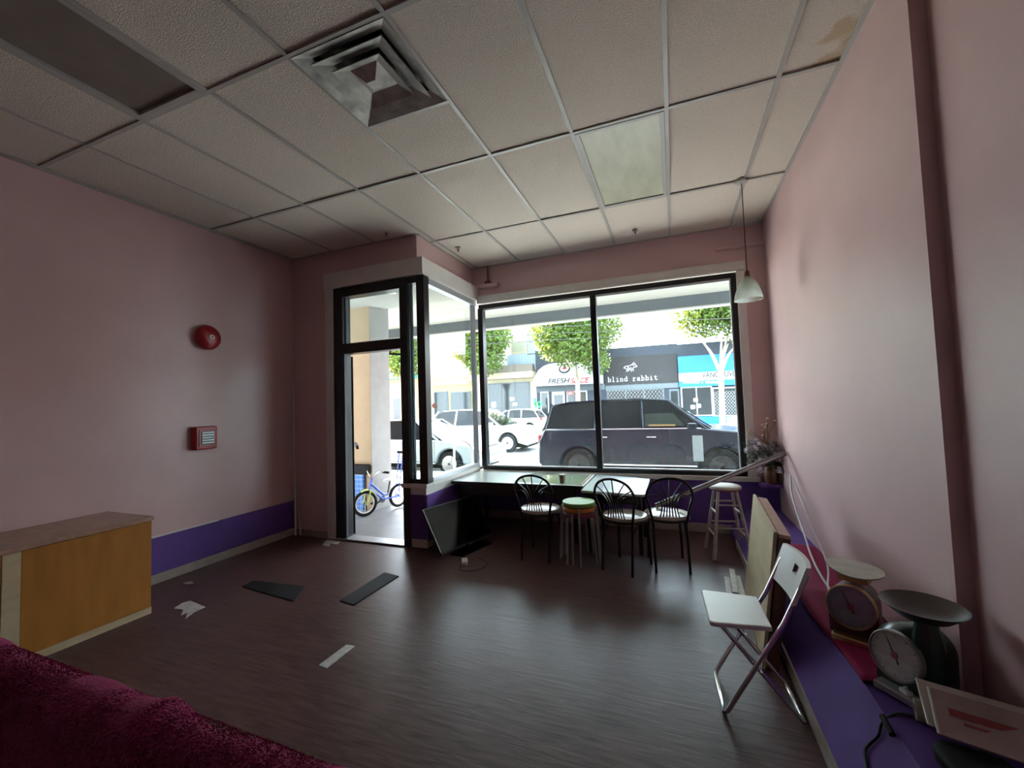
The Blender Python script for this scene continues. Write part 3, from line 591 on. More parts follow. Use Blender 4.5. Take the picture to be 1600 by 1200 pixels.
def scale(name, label, base, face, dr, bodymat, rimmat, dialmat, zc, bs=1.0, D_=.17):
    bx, by = base; t = thing(name, label, 'scale', (bx, by, LZ + .028), 0, 'old kitchen scales on the ledge')
    c = Vector((bx, by, LZ + zc)); n = (Vector(face).normalized() + Vector((0, 0, .12))).normalized(); back = Vector((-n.x, -n.y, 0)).normalized(); side = Vector((-back.y, back.x, 0))
    f0 = Vector((bx, by, LZ + .028))
    # hollow-looking cast body: tapered arch extruded behind the dial
    m = MB(); rows = []
    for dpt, sc_ in ((.012, 1.0), (.05, .98 * bs), (.11, .95 * bs), (D_, .8 * bs)):
        ringp = [f0 + back * dpt + side * (sx * dr * .95 * sc_) for sx in (-1, 1)]
        pts = [ringp[0]] + [f0 + back * dpt + side * (-math.cos(a) * dr * .98 * sc_) + Vector((0, 0, (zc - .028) + math.sin(a) * dr * .98 * sc_)) for a in [PI * k / 12 for k in range(13)]] + [ringp[1]]
        rows.append(pts)
    n_ = len(rows[0]); vs = [p for r in rows for p in r]
    fs = [(i * n_ + k, i * n_ + (k + 1) % n_, (i + 1) * n_ + (k + 1) % n_, (i + 1) * n_ + k) for i in range(3) for k in range(n_)] + [tuple(range(n_))[::-1], tuple(3 * n_ + k for k in range(n_))]
    m.add(vs, fs).build('body', bodymat, t, smooth=True)
    bm_ = MB(); q = [f0 + back * -.035 - side * dr * .8, f0 + back * -.035 + side * dr * .8, f0 + back * D_ + side * dr * .8, f0 + back * D_ - side * dr * .8]
    bm_.hexa([p + Vector((0, 0, -.02)) for p in q] + [p + Vector((0, 0, .008)) for p in q]).build('base_plate', rimmat if rimmat == 'brass' else 'greysteel', t, bevel=.005)
    dc = c + n * .004
    dl = MB().lathe([(dr * .93, 0), (dr * .93, .006)], dc, n, 40).build('dial', dialmat, t)
    MB().lathe([(dr * .93, -.012), (dr, -.012), (dr * 1.0, .012), (dr * .95, .016), (dr * .93, .008)], dc, n, 40, caps=False).build('dial_rim', rimmat, t, smooth=True)
    ux = n.cross(Vector((0, 0, 1))).normalized(); uy = ux.cross(n).normalized()
    tk = MB()
    for k in range(60):
        a = 2 * PI * k / 60; r0 = dr * (.76 if k % 5 == 0 else .83); dv = ux * math.sin(a) + uy * math.cos(a); sd = (ux * math.cos(a) - uy * math.sin(a)) * (.0012 if k % 5 == 0 else .0007); o_ = dc + n * .0066
        tk.add([o_ + dv * r0 - sd, o_ + dv * r0 + sd, o_ + dv * dr * .88 + sd, o_ + dv * dr * .88 - sd], [(0, 1, 2, 3)])
    tk.build('tick_marks', 'ink', dl)
    dv = (ux * .45 + uy * .9).normalized(); sd = n.cross(dv).normalized()
    MB().slab([dc + n * .009 - sd * .003 - dv * .03, dc + n * .009 + sd * .003 - dv * .03, dc + n * .009 + sd * .001 + dv * dr * .75, dc + n * .009 - sd * .001 + dv * dr * .75], n, .0015).build('needle', 'ink', dl)
    MB().lathe([(.012, .007), (.012, .012)], dc, n, 12).build('needle_hub', 'redink', dl)
    MB().lathe([(dr * .94, .0135), (dr * .94, .0145)], dc, n, 40).build('dial_glass', 'dialglass', t)
    return t, f0, back, side
s1, f0, bk, sd = scale('kitchen_scale', 'old kitchen scale with brass rimmed grey dial on maroon cloth', (.735, 2.46), (-.50, -.87, 0), .098, 'brownenamel', 'brass', 'silverdial', .172)
pc = f0 + bk * .09; pz = LZ + .315
MB().slab([pc - sd * .06 - bk * .05 + Vector((0, 0, .245)), pc + sd * .06 - bk * .05 + Vector((0, 0, .245)), pc + sd * .06 + bk * .05 + Vector((0, 0, .245)), pc - sd * .06 + bk * .05 + Vector((0, 0, .245))], (0, 0, 1), .022).build('plate_support', 'brass', s1)
def plate_pts():
    out = []
    for k in range(24):
        a = 2 * PI * k / 24; r = .145 * (1 + .06 * math.cos(3 * a) + .05 * math.cos(2 * a + 1)); out.append((pc.x + .005 + r * .72 * math.cos(a), pc.y + .02 + r * 1.0 * math.sin(a), 0))
    return out
MB().prism(plate_pts(), (0, 0, pz - .0), (0, 0, pz + .006)).build('weighing_plate', 'whitewood', s1, label='flat pale weighing plate')
MB().tube([(pc.x, pc.y, LZ + .28), (pc.x, pc.y, pz)], .02, 10).build('plate_post', 'greysteel', s1)
s2, f0, bk, sd = scale('kitchen_scale', 'old dark green kitchen scale with white dial and oval pan', (.758, 2.085), (-.80, -.60, 0), .090, 'green', 'greysteel', 'dial', .160, 1.22, .19)
pc = Vector((.845, 2.06, 0)); pz = LZ + .325
MB().tube([(pc.x, pc.y, LZ + .22), (pc.x, pc.y, pz)], [.05, .03], 12).build('pan_support', 'green', s2)
MB().lathe([(.03, 0), (.08, .008), (.122, .045), (.128, .05), (.123, .049), (.08, .013), (.02, .006)], (pc.x - .006, pc.y, pz), (0, 0, 1), 40).build('weighing_pan', mat('tarnished_steel_pan', (.07, .06, .055), .32, .6), s2, smooth=True, label='tarnished steel pan with bright rim')
# small stuff at the near end of the ledge
def onledge(px, py, z): return at(px, py, Z=z)
A, B, Cc, D_ = onledge(1450, 1073, .43), onledge(1467, 1146, .34), onledge(1625, 1200, .33), onledge(1640, 1128, .41)
t = thing('card_mailer', 'white edged mailer with red print lying near the green scale', 'mailer', (B.x, B.y, LZ))
nn = (B - A).cross(D_ - A).normalized(); nn = -nn if nn.z < 0 else nn
MB().slab([A, B, Cc, D_], -nn, .012).build('front_card', 'pinkpaper', t); sh = Vector((-.012, .045, .0))
MB().slab([A + sh, B + sh * .8, Cc + sh, D_ + sh], -nn, .010).build('back_card', 'paper', t)
for p_, q_ in ((A, B), (A + sh, B + sh * .8)): MB().tube([p_, q_], .0045, 6).build('fold_edge', 'whiteplastic', t)
e1, e2 = (B - A), (D_ - A)
for k, (u0, u1, v0, v1) in enumerate(((.14, .78, .36, .52), (.25, .55, .60, .66))): MB().slab([A + e2 * u0 + e1 * v0, A + e2 * u1 + e1 * v0, A + e2 * u1 + e1 * v1, A + e2 * u0 + e1 * v1], nn, .0015).build('red_print', 'redink', t)
def lump(name, c, r, m, label, cat, seed):
    bm = bmesh.new(); bmesh.ops.create_icosphere(bm, subdivisions=3, radius=1); rnd = random.Random(seed); ph = [rnd.uniform(0, 6) for _ in range(6)]
    for v in bm.verts:
        p = v.co; k = 1 + .10 * math.sin(5 * p.x + ph[0]) + .08 * math.sin(7 * p.y + ph[1]) + .07 * math.sin(6 * p.z + ph[2]); v.co = Vector((p.x * r[0] * k, p.y * r[1] * k, max(-.95, p.z) * r[2] * (1 if p.z > 0 else .96)))
    me = bpy.data.meshes.new(name); bm.to_mesh(me); bm.free(); me.materials.append(M[m]); o = bpy.data.objects.new(name, me); C.objects.link(o); o.location = c
    for p in me.polygons: p.use_smooth = True
    tag(o, label, cat); return o
lump('black_bag', (.80, 1.68, LZ + .031), (.10, .15, .032), 'rubber', 'crumpled black bag on the ledge under the mailer', 'bag', 5)
c = onledge(1417, 1098, LZ); t = thing('white_plug', 'small white plug standing on the ledge by the green scale', 'plug', (c.x, c.y, LZ), .4)
MB().box((-.014, -.018, .001), (.014, .018, .05)).build('plug_body', 'whiteplastic', t, local=True, bevel=.006); MB().tube([(0, 0, .05), (0, 0, .058)], .006, 8).build('cord_collar', 'whiteplastic', t, local=True)
c = onledge(1438, 1126, LZ); t = thing('tape_roll', 'roll of beige tape standing on the ledge beside the mailer', 'tape roll', (c.x, c.y, LZ + .036), 0)
MB().lathe([(.022, -.012), (.035, -.012), (.035, .012), (.022, .012), (.022, -.012)], (0, 0, 0), (1, -.25, 0), 28, caps=False).build('tape', mat('beige_tape', (.40, .35, .26), .5), t, local=True, smooth=True)
MB().lathe([(.019, -.011), (.022, -.011), (.022, .011), (.019, .011), (.019, -.011)], (0, 0, 0), (1, -.25, 0), 28, caps=False).build('core', 'pinkwood', t, local=True)
def onslope(px, py, o=.008):
    n = Vector((-(LZ - .07), 0, LX1 - LX0)).normalized(); p0 = Vector((LX1, 0, LZ)) + n * o; r = at(px, py, Z=0) - CAM; return CAM + r * ((p0 - CAM).dot(n) / r.dot(n))
pts = [onledge(1428, 1118, LZ + .006), onledge(1400, 1116, LZ + .006), onslope(1378, 1130), onslope(1372, 1150), onslope(1352, 1172), onslope(1356, 1208)]
t = thing('power_lead', 'black cord with inline switch hanging over the purple ledge', 'cord', pts[0]); MB().tube(bez(pts, 8), .005, 8).build('cord', 'wire', t, smooth=True)
p = onslope(1388, 1138, .012); MB().tube([p + Vector((-.005, .03, .02)), p + Vector((.0, -.03, -.0))], .011, 8).build('inline_switch', 'wire', t, smooth=True)
# white cables from the wall
for k, (lab, pp) in enumerate((('white cable hanging from wall and drooping onto maroon cloth', [(XR - .008, 4.52, .71), (XR - .03, 4.40, .55), (.93, 4.1, .36), (.86, 3.6, .30), (.80, 3.1, .31), (.80, 2.72, .305)]),
                               ('thinner white cable looping from wall toward the brass scale', [(XR - .006, 4.49, .71), (XR - .012, 4.18, .56), (.95, 3.85, .40), (.90, 3.4, .31), (.78, 2.95, .315), (.77, 2.66, .305)]))):
    tag(MB().tube(bez(pp, 10), .007 if k == 0 else .005, 8).build('wall_cable', 'whitewire', smooth=True), lab, 'cable')
# boards
fa, na = Vector((.418, 3.56, 0)), Vector((.365, 2.60, 0)); up = Vector((.095, 0, .725))
t = tag(MB().slab([fa, na, na + up, fa + up], (1, 0, -.13), .018).build('plywood_board', 'ply', bevel=.002), 'pale plywood board standing against the brown boxed panel', 'board')
t = thing('panel_box', 'thick brown panel with reddish top edge behind the plywood board', 'panel', fa)
o_ = Vector((.022, -.06, 0)); MB().slab([fa + o_, na + o_ + Vector((0, .05, 0)), na + o_ + up * .965 + Vector((0, .05, 0)), fa + o_ + up * .965], (1, 0, -.13), .055).build('panel_body', 'walnut', t)
MB().slab([fa + o_ + up * .966, na + o_ + up * .966 + Vector((0, .05, 0)), na + o_ + up * .99 + Vector((0, .05, 0)), fa + o_ + up * .99], (1, 0, -.13), .055).build('top_edge', 'pinkwood', t)
for k, (a, b, zz) in enumerate((((1140, 935), (1136, 905), .0), ((1150, 935), (1144, 897), .022), ((1160, 934), (1152, 903), .0))):
    p0, p1 = at(*a, Z=0), at(*b, Z=0); d = (p1 - p0); d.z = 0; s_ = Vector((d.y, -d.x, 0)).normalized() * .02
    tag(MB().slab([p0 - s_ + Vector((0, 0, zz + .001)), p0 + s_ + Vector((0, 0, zz + .001)), p1 + s_ + Vector((0, 0, zz + .001)), p1 - s_ + Vector((0, 0, zz + .001))], (0, 0, 1), .02).build('wood_offcut', 'whitewood', bevel=.002),
        ('short pale wood batten on the floor, outer one of three', 'short pale wood batten lying across two others', 'short pale wood batten on the floor beside the plywood')[k], 'batten', 'wood offcuts')
# white folding chair, faces -X
fc = thing('folding_chair', 'white folding chair with steel tube legs beside the ledge', 'chair', (.295, 2.33, 0), 0)
fc.scale = (1, 1, .95)
W2 = .155
def lc(x, y, z): return (x, y, z)
MB().prism([(-.20, -W2 - .01, 0), (-.185, -W2 - .02, 0), (.055, -W2 + .0, 0), (.06, W2 - .0, 0), (-.185, W2 + .02, 0), (-.20, W2 + .01, 0)], (0, 0, .425), (0, 0, .447)).build('seat', 'whiteplastic', fc, local=True, bevel=.006)
m = MB(); vs = []; nb = 12
for i in range(nb + 1):
    y = -W2 - .012 + (2 * W2 + .024) * i / nb; cv = .028 * (1 - (2 * i / nb - 1) ** 2)
    for (dx, z) in ((.130, .560), (.195, .735)):
        for th_ in (0, .018): vs.append((dx + cv + th_, y, z - (.018 * (1 - (2 * i / nb - 1) ** 2) if z < .6 else 0)))
fs = []
for i in range(nb):
    a, b = i * 4, (i + 1) * 4
    if i in (5, 6):  # slot for the hand
        continue
    fs += [(a, b, b + 2, a + 2), (a + 1, a + 3, b + 3, b + 1), (a, a + 1, b + 1, b), (a + 2, b + 2, b + 3, a + 3)]
fs += [(0, 2, 3, 1), (nb * 4, nb * 4 + 1, nb * 4 + 3, nb * 4 + 2)]
m.add(vs, fs)
def bp_(i, t, th_):  # point on back panel column i, height fraction t
    a = Vector(vs[i * 4 + th_]); b = Vector(vs[i * 4 + 2 + th_]); return a.lerp(b, t)
for t0, t1 in ((0, .52), (.74, 1)):
    for i in (5, 6):
        m.add([bp_(i, t0, 0), bp_(i + 1, t0, 0), bp_(i + 1, t1, 0), bp_(i, t1, 0), bp_(i, t0, 1), bp_(i + 1, t0, 1), bp_(i + 1, t1, 1), bp_(i, t1, 1)], [(0, 1, 2, 3), (4, 7, 6, 5), (0, 4, 5, 1), (3, 2, 6, 7), (0, 3, 7, 4), (1, 5, 6, 2)])
m.build('backrest', 'whiteplastic', fc, local=True, label='curved white back panel with hand slot')
g = MB()
A_ = [(.200, -W2, .70), (.10, -W2, .47), (-.145, -W2, .03), (-.155, -W2 + .02, .012), (-.155, W2 - .02, .012), (-.145, W2, .03), (.10, W2, .47), (.200, W2, .70)]
g.tube(A_, .0105, 10).build('back_leg_frame', 'chrome', fc, local=True, smooth=True)
w_ = W2 - .022
MB().tube([(-.15, -w_, .42), (.155, -w_, .03), (.165, -w_ + .02, .012), (.165, w_ - .02, .012), (.155, w_, .03), (-.15, w_, .42)], .0105, 10).build('front_leg_frame', 'chrome', fc, local=True, smooth=True)
MB().tube([(-.155, -w_, .418), (-.155, w_, .418)], .008, 8).build('seat_rod', 'chrome', fc, local=True)
for s_ in (-1, 1): MB().tube([(.0, s_ * (W2 + .01), .232), (.0, s_ * (W2 - .03), .232)], .006, 8).build('pivot', 'chrome', fc, local=True)
fc.rotation_euler.z = .05

# flowers in the corner on a corner shelf
vz = .56; vc = Vector((.885, 4.93, vz))
struct(MB().box((.775, YW - .18, .53), (XR, YW - .012, vz)).build('trim_8', 'purple'), 'small purple corner shelf at the end of the sill', 'shelf')
t = thing('flower_arrangement', 'vase of pale mauve dried flowers with twigs in the corner', 'flowers', vc)
MB().lathe([(.045, .001), (.062, .03), (.066, .11), (.055, .17), (.06, .19), (.052, .19), (.045, .16)], vc, (0, 0, 1), 24, caps=False).lathe([(.045, .001), (.02, .002)], vc, seg=24).build('vase', 'vase', t, smooth=True)
rnd = random.Random(11)
fl = MB(); lv = MB()
def petalball(m, c, r, n):
    for _ in range(n):
        d = Vector((rnd.gauss(0, 1), rnd.gauss(0, 1), rnd.gauss(0, 1))).normalized(); a = d.orthogonal().normalized(); b = d.cross(a); p = c + d * r * .55
        a, b = (a * math.cos(1) + b * math.sin(1)) * r * .6, (b * math.cos(1) - a * math.sin(1)) * r * .45
        m.add([p - a, p - b + d * r * .2, p + a + d * r * .35, p + b + d * r * .2], [(0, 1, 2, 3)])
for k in range(26):
    a = rnd.uniform(0, 2 * PI); rr = rnd.uniform(.01, .165); c = vc + Vector((rr * math.cos(a) - .075, rr * math.sin(a) * .6 - .06, .30 + rnd.uniform(-.06, .17) - rr * .6))
    c.x = min(c.x, XR - .03); c.y = min(c.y, YW - .05)
    f_ = MB(); petalball(f_, c, rnd.uniform(.028, .044), 26); f_.build('blossom', 'petal', t)
    MB().tube([vc + Vector((0, 0, .17)), c], .0025, 4).build('stem', 'foliage', t)
for _ in range(420):
    a = rnd.uniform(0, 2 * PI); rr = .16 * math.sqrt(rnd.random()); c = vc + Vector((rr * math.cos(a) - .065, rr * math.sin(a) * .6 - .055, .20 + rnd.uniform(0, .22)))
    c.x = min(c.x, XR - .03); c.y = min(c.y, YW - .06); d = Vector((rnd.gauss(0, 1), rnd.gauss(0, 1), rnd.gauss(0, .6))).normalized(); s_ = d.orthogonal().normalized() * .008
    lv.add([c, c + d * .02 + s_, c + d * .042, c + d * .02 - s_], [(0, 1, 2, 3)])
lv.build('leaves', 'foliage', t, kind='stuff')
for k in range(9):
    tip = vc + Vector((rnd.uniform(-.20, .05), rnd.uniform(-.12, .03), rnd.uniform(.46, .70))); tip.x = min(tip.x, XR - .02); tip.y = min(tip.y, YW - .03)
    pth = bez([vc + Vector((0, 0, .18)), vc + Vector((rnd.uniform(-.06, .02), -.03, .34)), tip], 6); tw = MB().tube(pth, .0025, 5).build('twig', 'twig', t)
    for q_ in (tip, pth[8]): MB().lathe([(.002, -.012), (.011, -.004), (.012, .004), (.002, .012)], q_, (0.3, 0, 1), 8).build('bud', 'bud', tw, smooth=True)
# pendant lamp
pl = thing('pendant_lamp', 'pendant lamp with frosted glass bell shade before the window', 'lamp', (.627, 3.98, ZC))
MB().lathe([(.05, 0), (.048, -.018), (.01, -.025)], (0, 0, 0), seg=20).build('ceiling_cup', 'tbar', pl, local=True); MB().tube([(0, 0, -.02), (0, 0, -.80)], .0035, 6).build('cord', 'wire', pl, local=True)
MB().lathe([(.012, -.78), (.02, -.80), (.024, -.845), (.03, -.85)], (0, 0, 0), seg=16).build('socket_cap', 'twig', pl, local=True, smooth=True)
MB().lathe([(.026, -.835), (.05, -.86), (.078, -.91), (.098, -.97), (.110, -1.03), (.107, -1.03), (.094, -.97), (.074, -.91), (.047, -.864)], (0, 0, 0), seg=32, caps=False).build('shade', 'shade', pl, local=True, smooth=True)
MB().lathe([(.012, -.85), (.028, -.90), (.03, -.92), (.02, -.945), (.003, -.95)], (0, 0, 0), seg=16).build('bulb', 'bulb', pl, local=True, smooth=True)
# pipes
tag(MB().tube([(.50, YW - .03, 3.06), (XR - .002, YW - .03, 3.06)], .018, 10).build('wall_pipe', 'pink', smooth=True), 'pink painted pipe above the right end of the window', 'pipe')
t = thing('conduit_box', 'dark conduit dropping from ceiling into white wall box', 'conduit', (-2.22, YW - .04, 3.02))
MB().tube([(-2.22, YW - .04, ZC - .005), (-2.22, YW - .04, 3.08)], .014, 8).build('conduit', 'twig', t); MB().box((-2.34, YW - .075, 3.0), (-2.08, YW - .001, 3.045)).build('bracket', 'pink', t, bevel=.004); MB().box((-2.255, YW - .065, 3.045), (-2.185, YW - .01, 3.085)).build('junction', 'twig', t, bevel=.004)

# ---------------------------------------------------------------- outside: our building, entry alcove, canopy
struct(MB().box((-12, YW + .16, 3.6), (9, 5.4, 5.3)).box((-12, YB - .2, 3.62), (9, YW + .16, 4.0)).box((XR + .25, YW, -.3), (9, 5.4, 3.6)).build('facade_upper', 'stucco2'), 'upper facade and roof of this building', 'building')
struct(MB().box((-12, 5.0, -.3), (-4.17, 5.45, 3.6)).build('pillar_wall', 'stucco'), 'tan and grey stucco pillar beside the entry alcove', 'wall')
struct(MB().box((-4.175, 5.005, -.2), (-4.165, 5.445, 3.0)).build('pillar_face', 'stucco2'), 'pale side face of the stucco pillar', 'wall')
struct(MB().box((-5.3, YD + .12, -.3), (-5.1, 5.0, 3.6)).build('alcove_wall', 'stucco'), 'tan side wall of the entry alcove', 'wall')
struct(MB().box((-5.1, YD + .12, 2.98), (-2.60, 5.3, 3.6)).build('alcove_soffit', 'soffit'), 'cream soffit over the entry alcove', 'ceiling')
t = thing('downlight', 'small round downlight in the alcove soffit', 'light', (-3.42, 4.55, 2.98)); MB().lathe([(.06, 0), (.058, -.008), (.045, -.010)], (0, 0, 0), seg=20).build('ring', 'chrome', t, local=True); MB().lathe([(.044, -.004), (.03, -.014), (.005, -.018)], (0, 0, 0), seg=16).build('lens', 'bulb', t, local=True)
struct(MB().box((-12, 5.3, 3.38), (9, 8.45, 3.46)).build('canopy_soffit', 'soffit'), 'cream underside of the sidewalk canopy', 'canopy')
struct(MB().box((-12, 8.45, 3.16), (9, 8.62, 3.55)).build('canopy_fascia', 'fascia'), 'slate grey fascia beam of the sidewalk canopy', 'canopy')
struct(MB().box((-12, 8.44, 3.135), (9, 8.63, 3.16)).build('canopy_drip_edge', 'whitewall'), 'thin white drip edge below the fascia', 'canopy')
tb = thing('tiled_plinth', 'blue tiled plinth with black top beside the alcove pillar', 'plinth', (-4.55, 4.94, -.04))
MB().box((-4.9, 4.945, -.04), (-4.29, 4.999, .50)).build('core', 'grout', tb); MB().box((-4.9, 4.90, .50), (-4.20, 4.999, .64)).build('top', 'rubber', tb, bevel=.005)
tl = MB().box((0, 0, 0), (.056, .006, .056)).mesh('tile'); tl.materials.append(M['bluetile'])
for i in range(10):
    for j in range(8):
        o = bpy.data.objects.new('tile', tl); C.objects.link(o); o.parent = tb; o.location = Vector((-4.90 + .0612 * i, 4.939, -.02 + .0635 * j)) - tb.location
tl2 = MB().box((0, 0, 0), (.006, .05, .056)).mesh('tile'); tl2.materials.append(M['bluetile'])
for j in range(8):
    o = bpy.data.objects.new('tile', tl2); C.objects.link(o); o.parent = tb; o.location = Vector((-4.29, 4.947, -.02 + .0635 * j)) - tb.location
ZS = -.40
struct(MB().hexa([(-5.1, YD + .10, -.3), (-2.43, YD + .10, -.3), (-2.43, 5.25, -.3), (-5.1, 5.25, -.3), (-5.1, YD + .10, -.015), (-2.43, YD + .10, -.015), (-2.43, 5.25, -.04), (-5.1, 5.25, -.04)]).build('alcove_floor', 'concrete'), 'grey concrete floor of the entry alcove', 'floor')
sw = struct(MB().hexa([(-45, 5.2, -.6), (40, 5.2, -.6), (40, 9.2, -.6), (-45, 9.2, -.6), (-45, 5.2, -.06), (40, 5.2, -.06), (40, 9.2, -.19), (-45, 9.2, -.19)]).build('sidewalk_near', 'grout'), 'concrete sidewalk outside the shop', 'sidewalk')
def sz(y): return -.04 - (y - 5.2) * .0325
pm = {}
for j in range(2):
    ya, yb = 5.2 + j * 2.0 + .006, 5.2 + (j + 1) * 2.0 - .006
    for i in range(-11, 4):
        x0, x1 = i * 1.5 + .006, i * 1.5 + 1.494
        if j not in pm:
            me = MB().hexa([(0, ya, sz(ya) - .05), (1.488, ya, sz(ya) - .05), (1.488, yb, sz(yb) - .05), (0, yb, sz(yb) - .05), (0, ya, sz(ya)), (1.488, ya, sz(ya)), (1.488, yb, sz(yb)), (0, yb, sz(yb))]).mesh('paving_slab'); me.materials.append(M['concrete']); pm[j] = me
        o = bpy.data.objects.new('paving_slab', pm[j]); C.objects.link(o); o.parent = sw; o.location = (x0, 0, 0)
struct(MB().box((-60, 9.2, -.7), (50, 27.0, ZS)).build('road', 'asphalt'), 'wide sunlit asphalt street', 'road')
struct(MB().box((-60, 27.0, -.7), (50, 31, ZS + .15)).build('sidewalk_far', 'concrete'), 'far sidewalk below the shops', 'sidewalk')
struct(MB().box((-60, 18.4, ZS), (50, 18.5, ZS + .004)).box((-60, 18.65, ZS), (50, 18.75, ZS + .004)).build('road_line', mat('yellow_road_paint', (.5, .38, .08), .7)), 'double yellow centre line on the street', 'road marking')
# bike rack
rc = at(724, 720, Y=8.2); t = tag(MB().tube([(rc.x - .22, 8.2, sz(8.2) - .01)] + arc((rc.x, 8.2, .45), (-1, 0, 0), (0, 0, 1), .22, 0, PI, 14) + [(rc.x + .22, 8.2, sz(8.2) - .01)], .024, 10).build('bike_rack', 'greysteel', smooth=True), 'grey steel hoop bike rack on the sidewalk', 'bike rack')
# kids bicycle
fw, rw = Vector((-4.06, 4.72, 0)), Vector((-3.93, 5.30, 0)); dd = (fw - rw).normalized(); rz = math.atan2(dd.y, dd.x)
bk = thing('kids_bicycle', 'small blue and lime kids bicycle parked in the entry alcove', 'bicycle', ((fw + rw) / 2 + Vector((0, 0, -.035))), rz)
R_ = .165; WB = (fw - rw).length / 2
for sx in (1, -1):
    c = (sx * WB, 0, R_ + .012); ax = (.25, 1, 0) if sx > 0 else (0, 1, 0); uu = Vector((ax[1], -ax[0], 0)).normalized()
    wh = MB().tube(arc(c, uu, (0, 0, 1), R_ - .01, 0, 2 * PI * 27 / 28, 27), .021, 8, True).build('wheel', 'rubber', bk, local=True, smooth=True)
    MB().tube(arc(c, uu, (0, 0, 1), R_ - .035, 0, 2 * PI * 27 / 28, 27), .011, 6, True).build('rim', 'whiteplastic', wh, local=True, smooth=True)
    sp = MB()
    for k in range(8): a = 2 * PI * k / 8; sp.tube([c, Vector(c) + (uu * math.cos(a) + Vector((0, 0, 1)) * math.sin(a)) * (R_ - .035)], .003, 4)
    sp.build('spokes', 'chrome', wh, local=True); MB().tube([Vector(c) - Vector(ax) * .04, Vector(c) + Vector(ax) * .04], .014, 8).build('hub', 'chrome', wh, local=True)
hdx = WB - .09; z0 = R_
MB().tube([(hdx, 0, .44), (-.02, 0, .24), (-.10, 0, .235)], .017, 8).build('top_tube', 'bluebike', bk, local=True, smooth=True)
MB().tube([(hdx + .02, 0, .37), (-.02, 0, .17)], .015, 8).build('down_tube', 'bluebike', bk, local=True, smooth=True)
for y in (-.045, .045): MB().tube([(-.02, y * .4, .18), (-WB, y, z0)], .011, 8).build('chain_stay', 'bluebike', bk, local=True); MB().tube([(hdx + .03, y, .34), (WB, y, z0)], .011, 8).build('fork', 'lime', bk, local=True)
MB().tube([(hdx + .03, -.045, .345), (hdx + .03, .045, .345)], .013, 8).build('fork_crown', 'lime', bk, local=True); MB().tube([(hdx + .025, 0, .34), (hdx - .03, 0, .50)], .014, 8).build('head_tube', 'bluebike', bk, local=True)
MB().tube(arc((WB, 0, R_), (0, 0, 1), (-1, 0, 0), R_ + .03, -.3, 1.2, 10), .016, 6).build('front_mudguard', 'lime', bk, local=True)
MB().tube(bez([(hdx - .10, -.25, .59), (hdx - .05, -.14, .60), (hdx - .03, -.04, .52), (hdx - .03, .04, .52), (hdx - .05, .14, .60), (hdx - .10, .25, .59)], 5), .010, 8).build('handlebar', 'chrome', bk, local=True, smooth=True)
for y in (-1, 1): MB().tube([(hdx - .075, y * .18, .595), (hdx - .105, y * .27, .588)], .016, 8).build('grip', 'rubber', bk, local=True)
MB().tube([(-.09, 0, .22), (-.14, 0, .42)], .012, 8).build('seat_post', 'blackmetal', bk, local=True)
MB().prism([(-.03, -.02, 0), (-.03, .02, 0), (-.13, .05, 0), (-.21, .075, 0), (-.23, 0, 0), (-.21, -.075, 0), (-.13, -.05, 0)], (0, 0, .42), (0, 0, .455)).build('saddle', 'whiteplastic', bk, local=True, bevel=.012)
MB().lathe([(.05, -.03), (.05, -.02)], (-.02, 0, .17), (0, 1, 0), 16).build('chainring', 'blackmetal', bk, local=True); MB().tube([(-.02, -.03, .17), (.05, -.06, .12), (.05, -.13, .12)], .010, 6).build('crank', 'blackmetal', bk, local=True)
MB().box((-.0, -.16, .105), (.09, -.10, .13)).build('pedal', 'rubber', bk, local=True)
MB().tube([(-.27, -.03, .18), (-.33, -.04, .60), (-.36, -.045, .80)], .008, 8).build('push_handle', 'bluebike', bk, local=True); MB().tube([(-.27, .03, .18), (-.33, .04, .60), (-.36, .045, .80)], .008, 8).build('push_handle', 'bluebike', bk, local=True)
MB().tube([(-.36, -.07, .81), (-.36, .07, .81)], .018, 8).build('push_grip', 'rubber', bk, local=True)

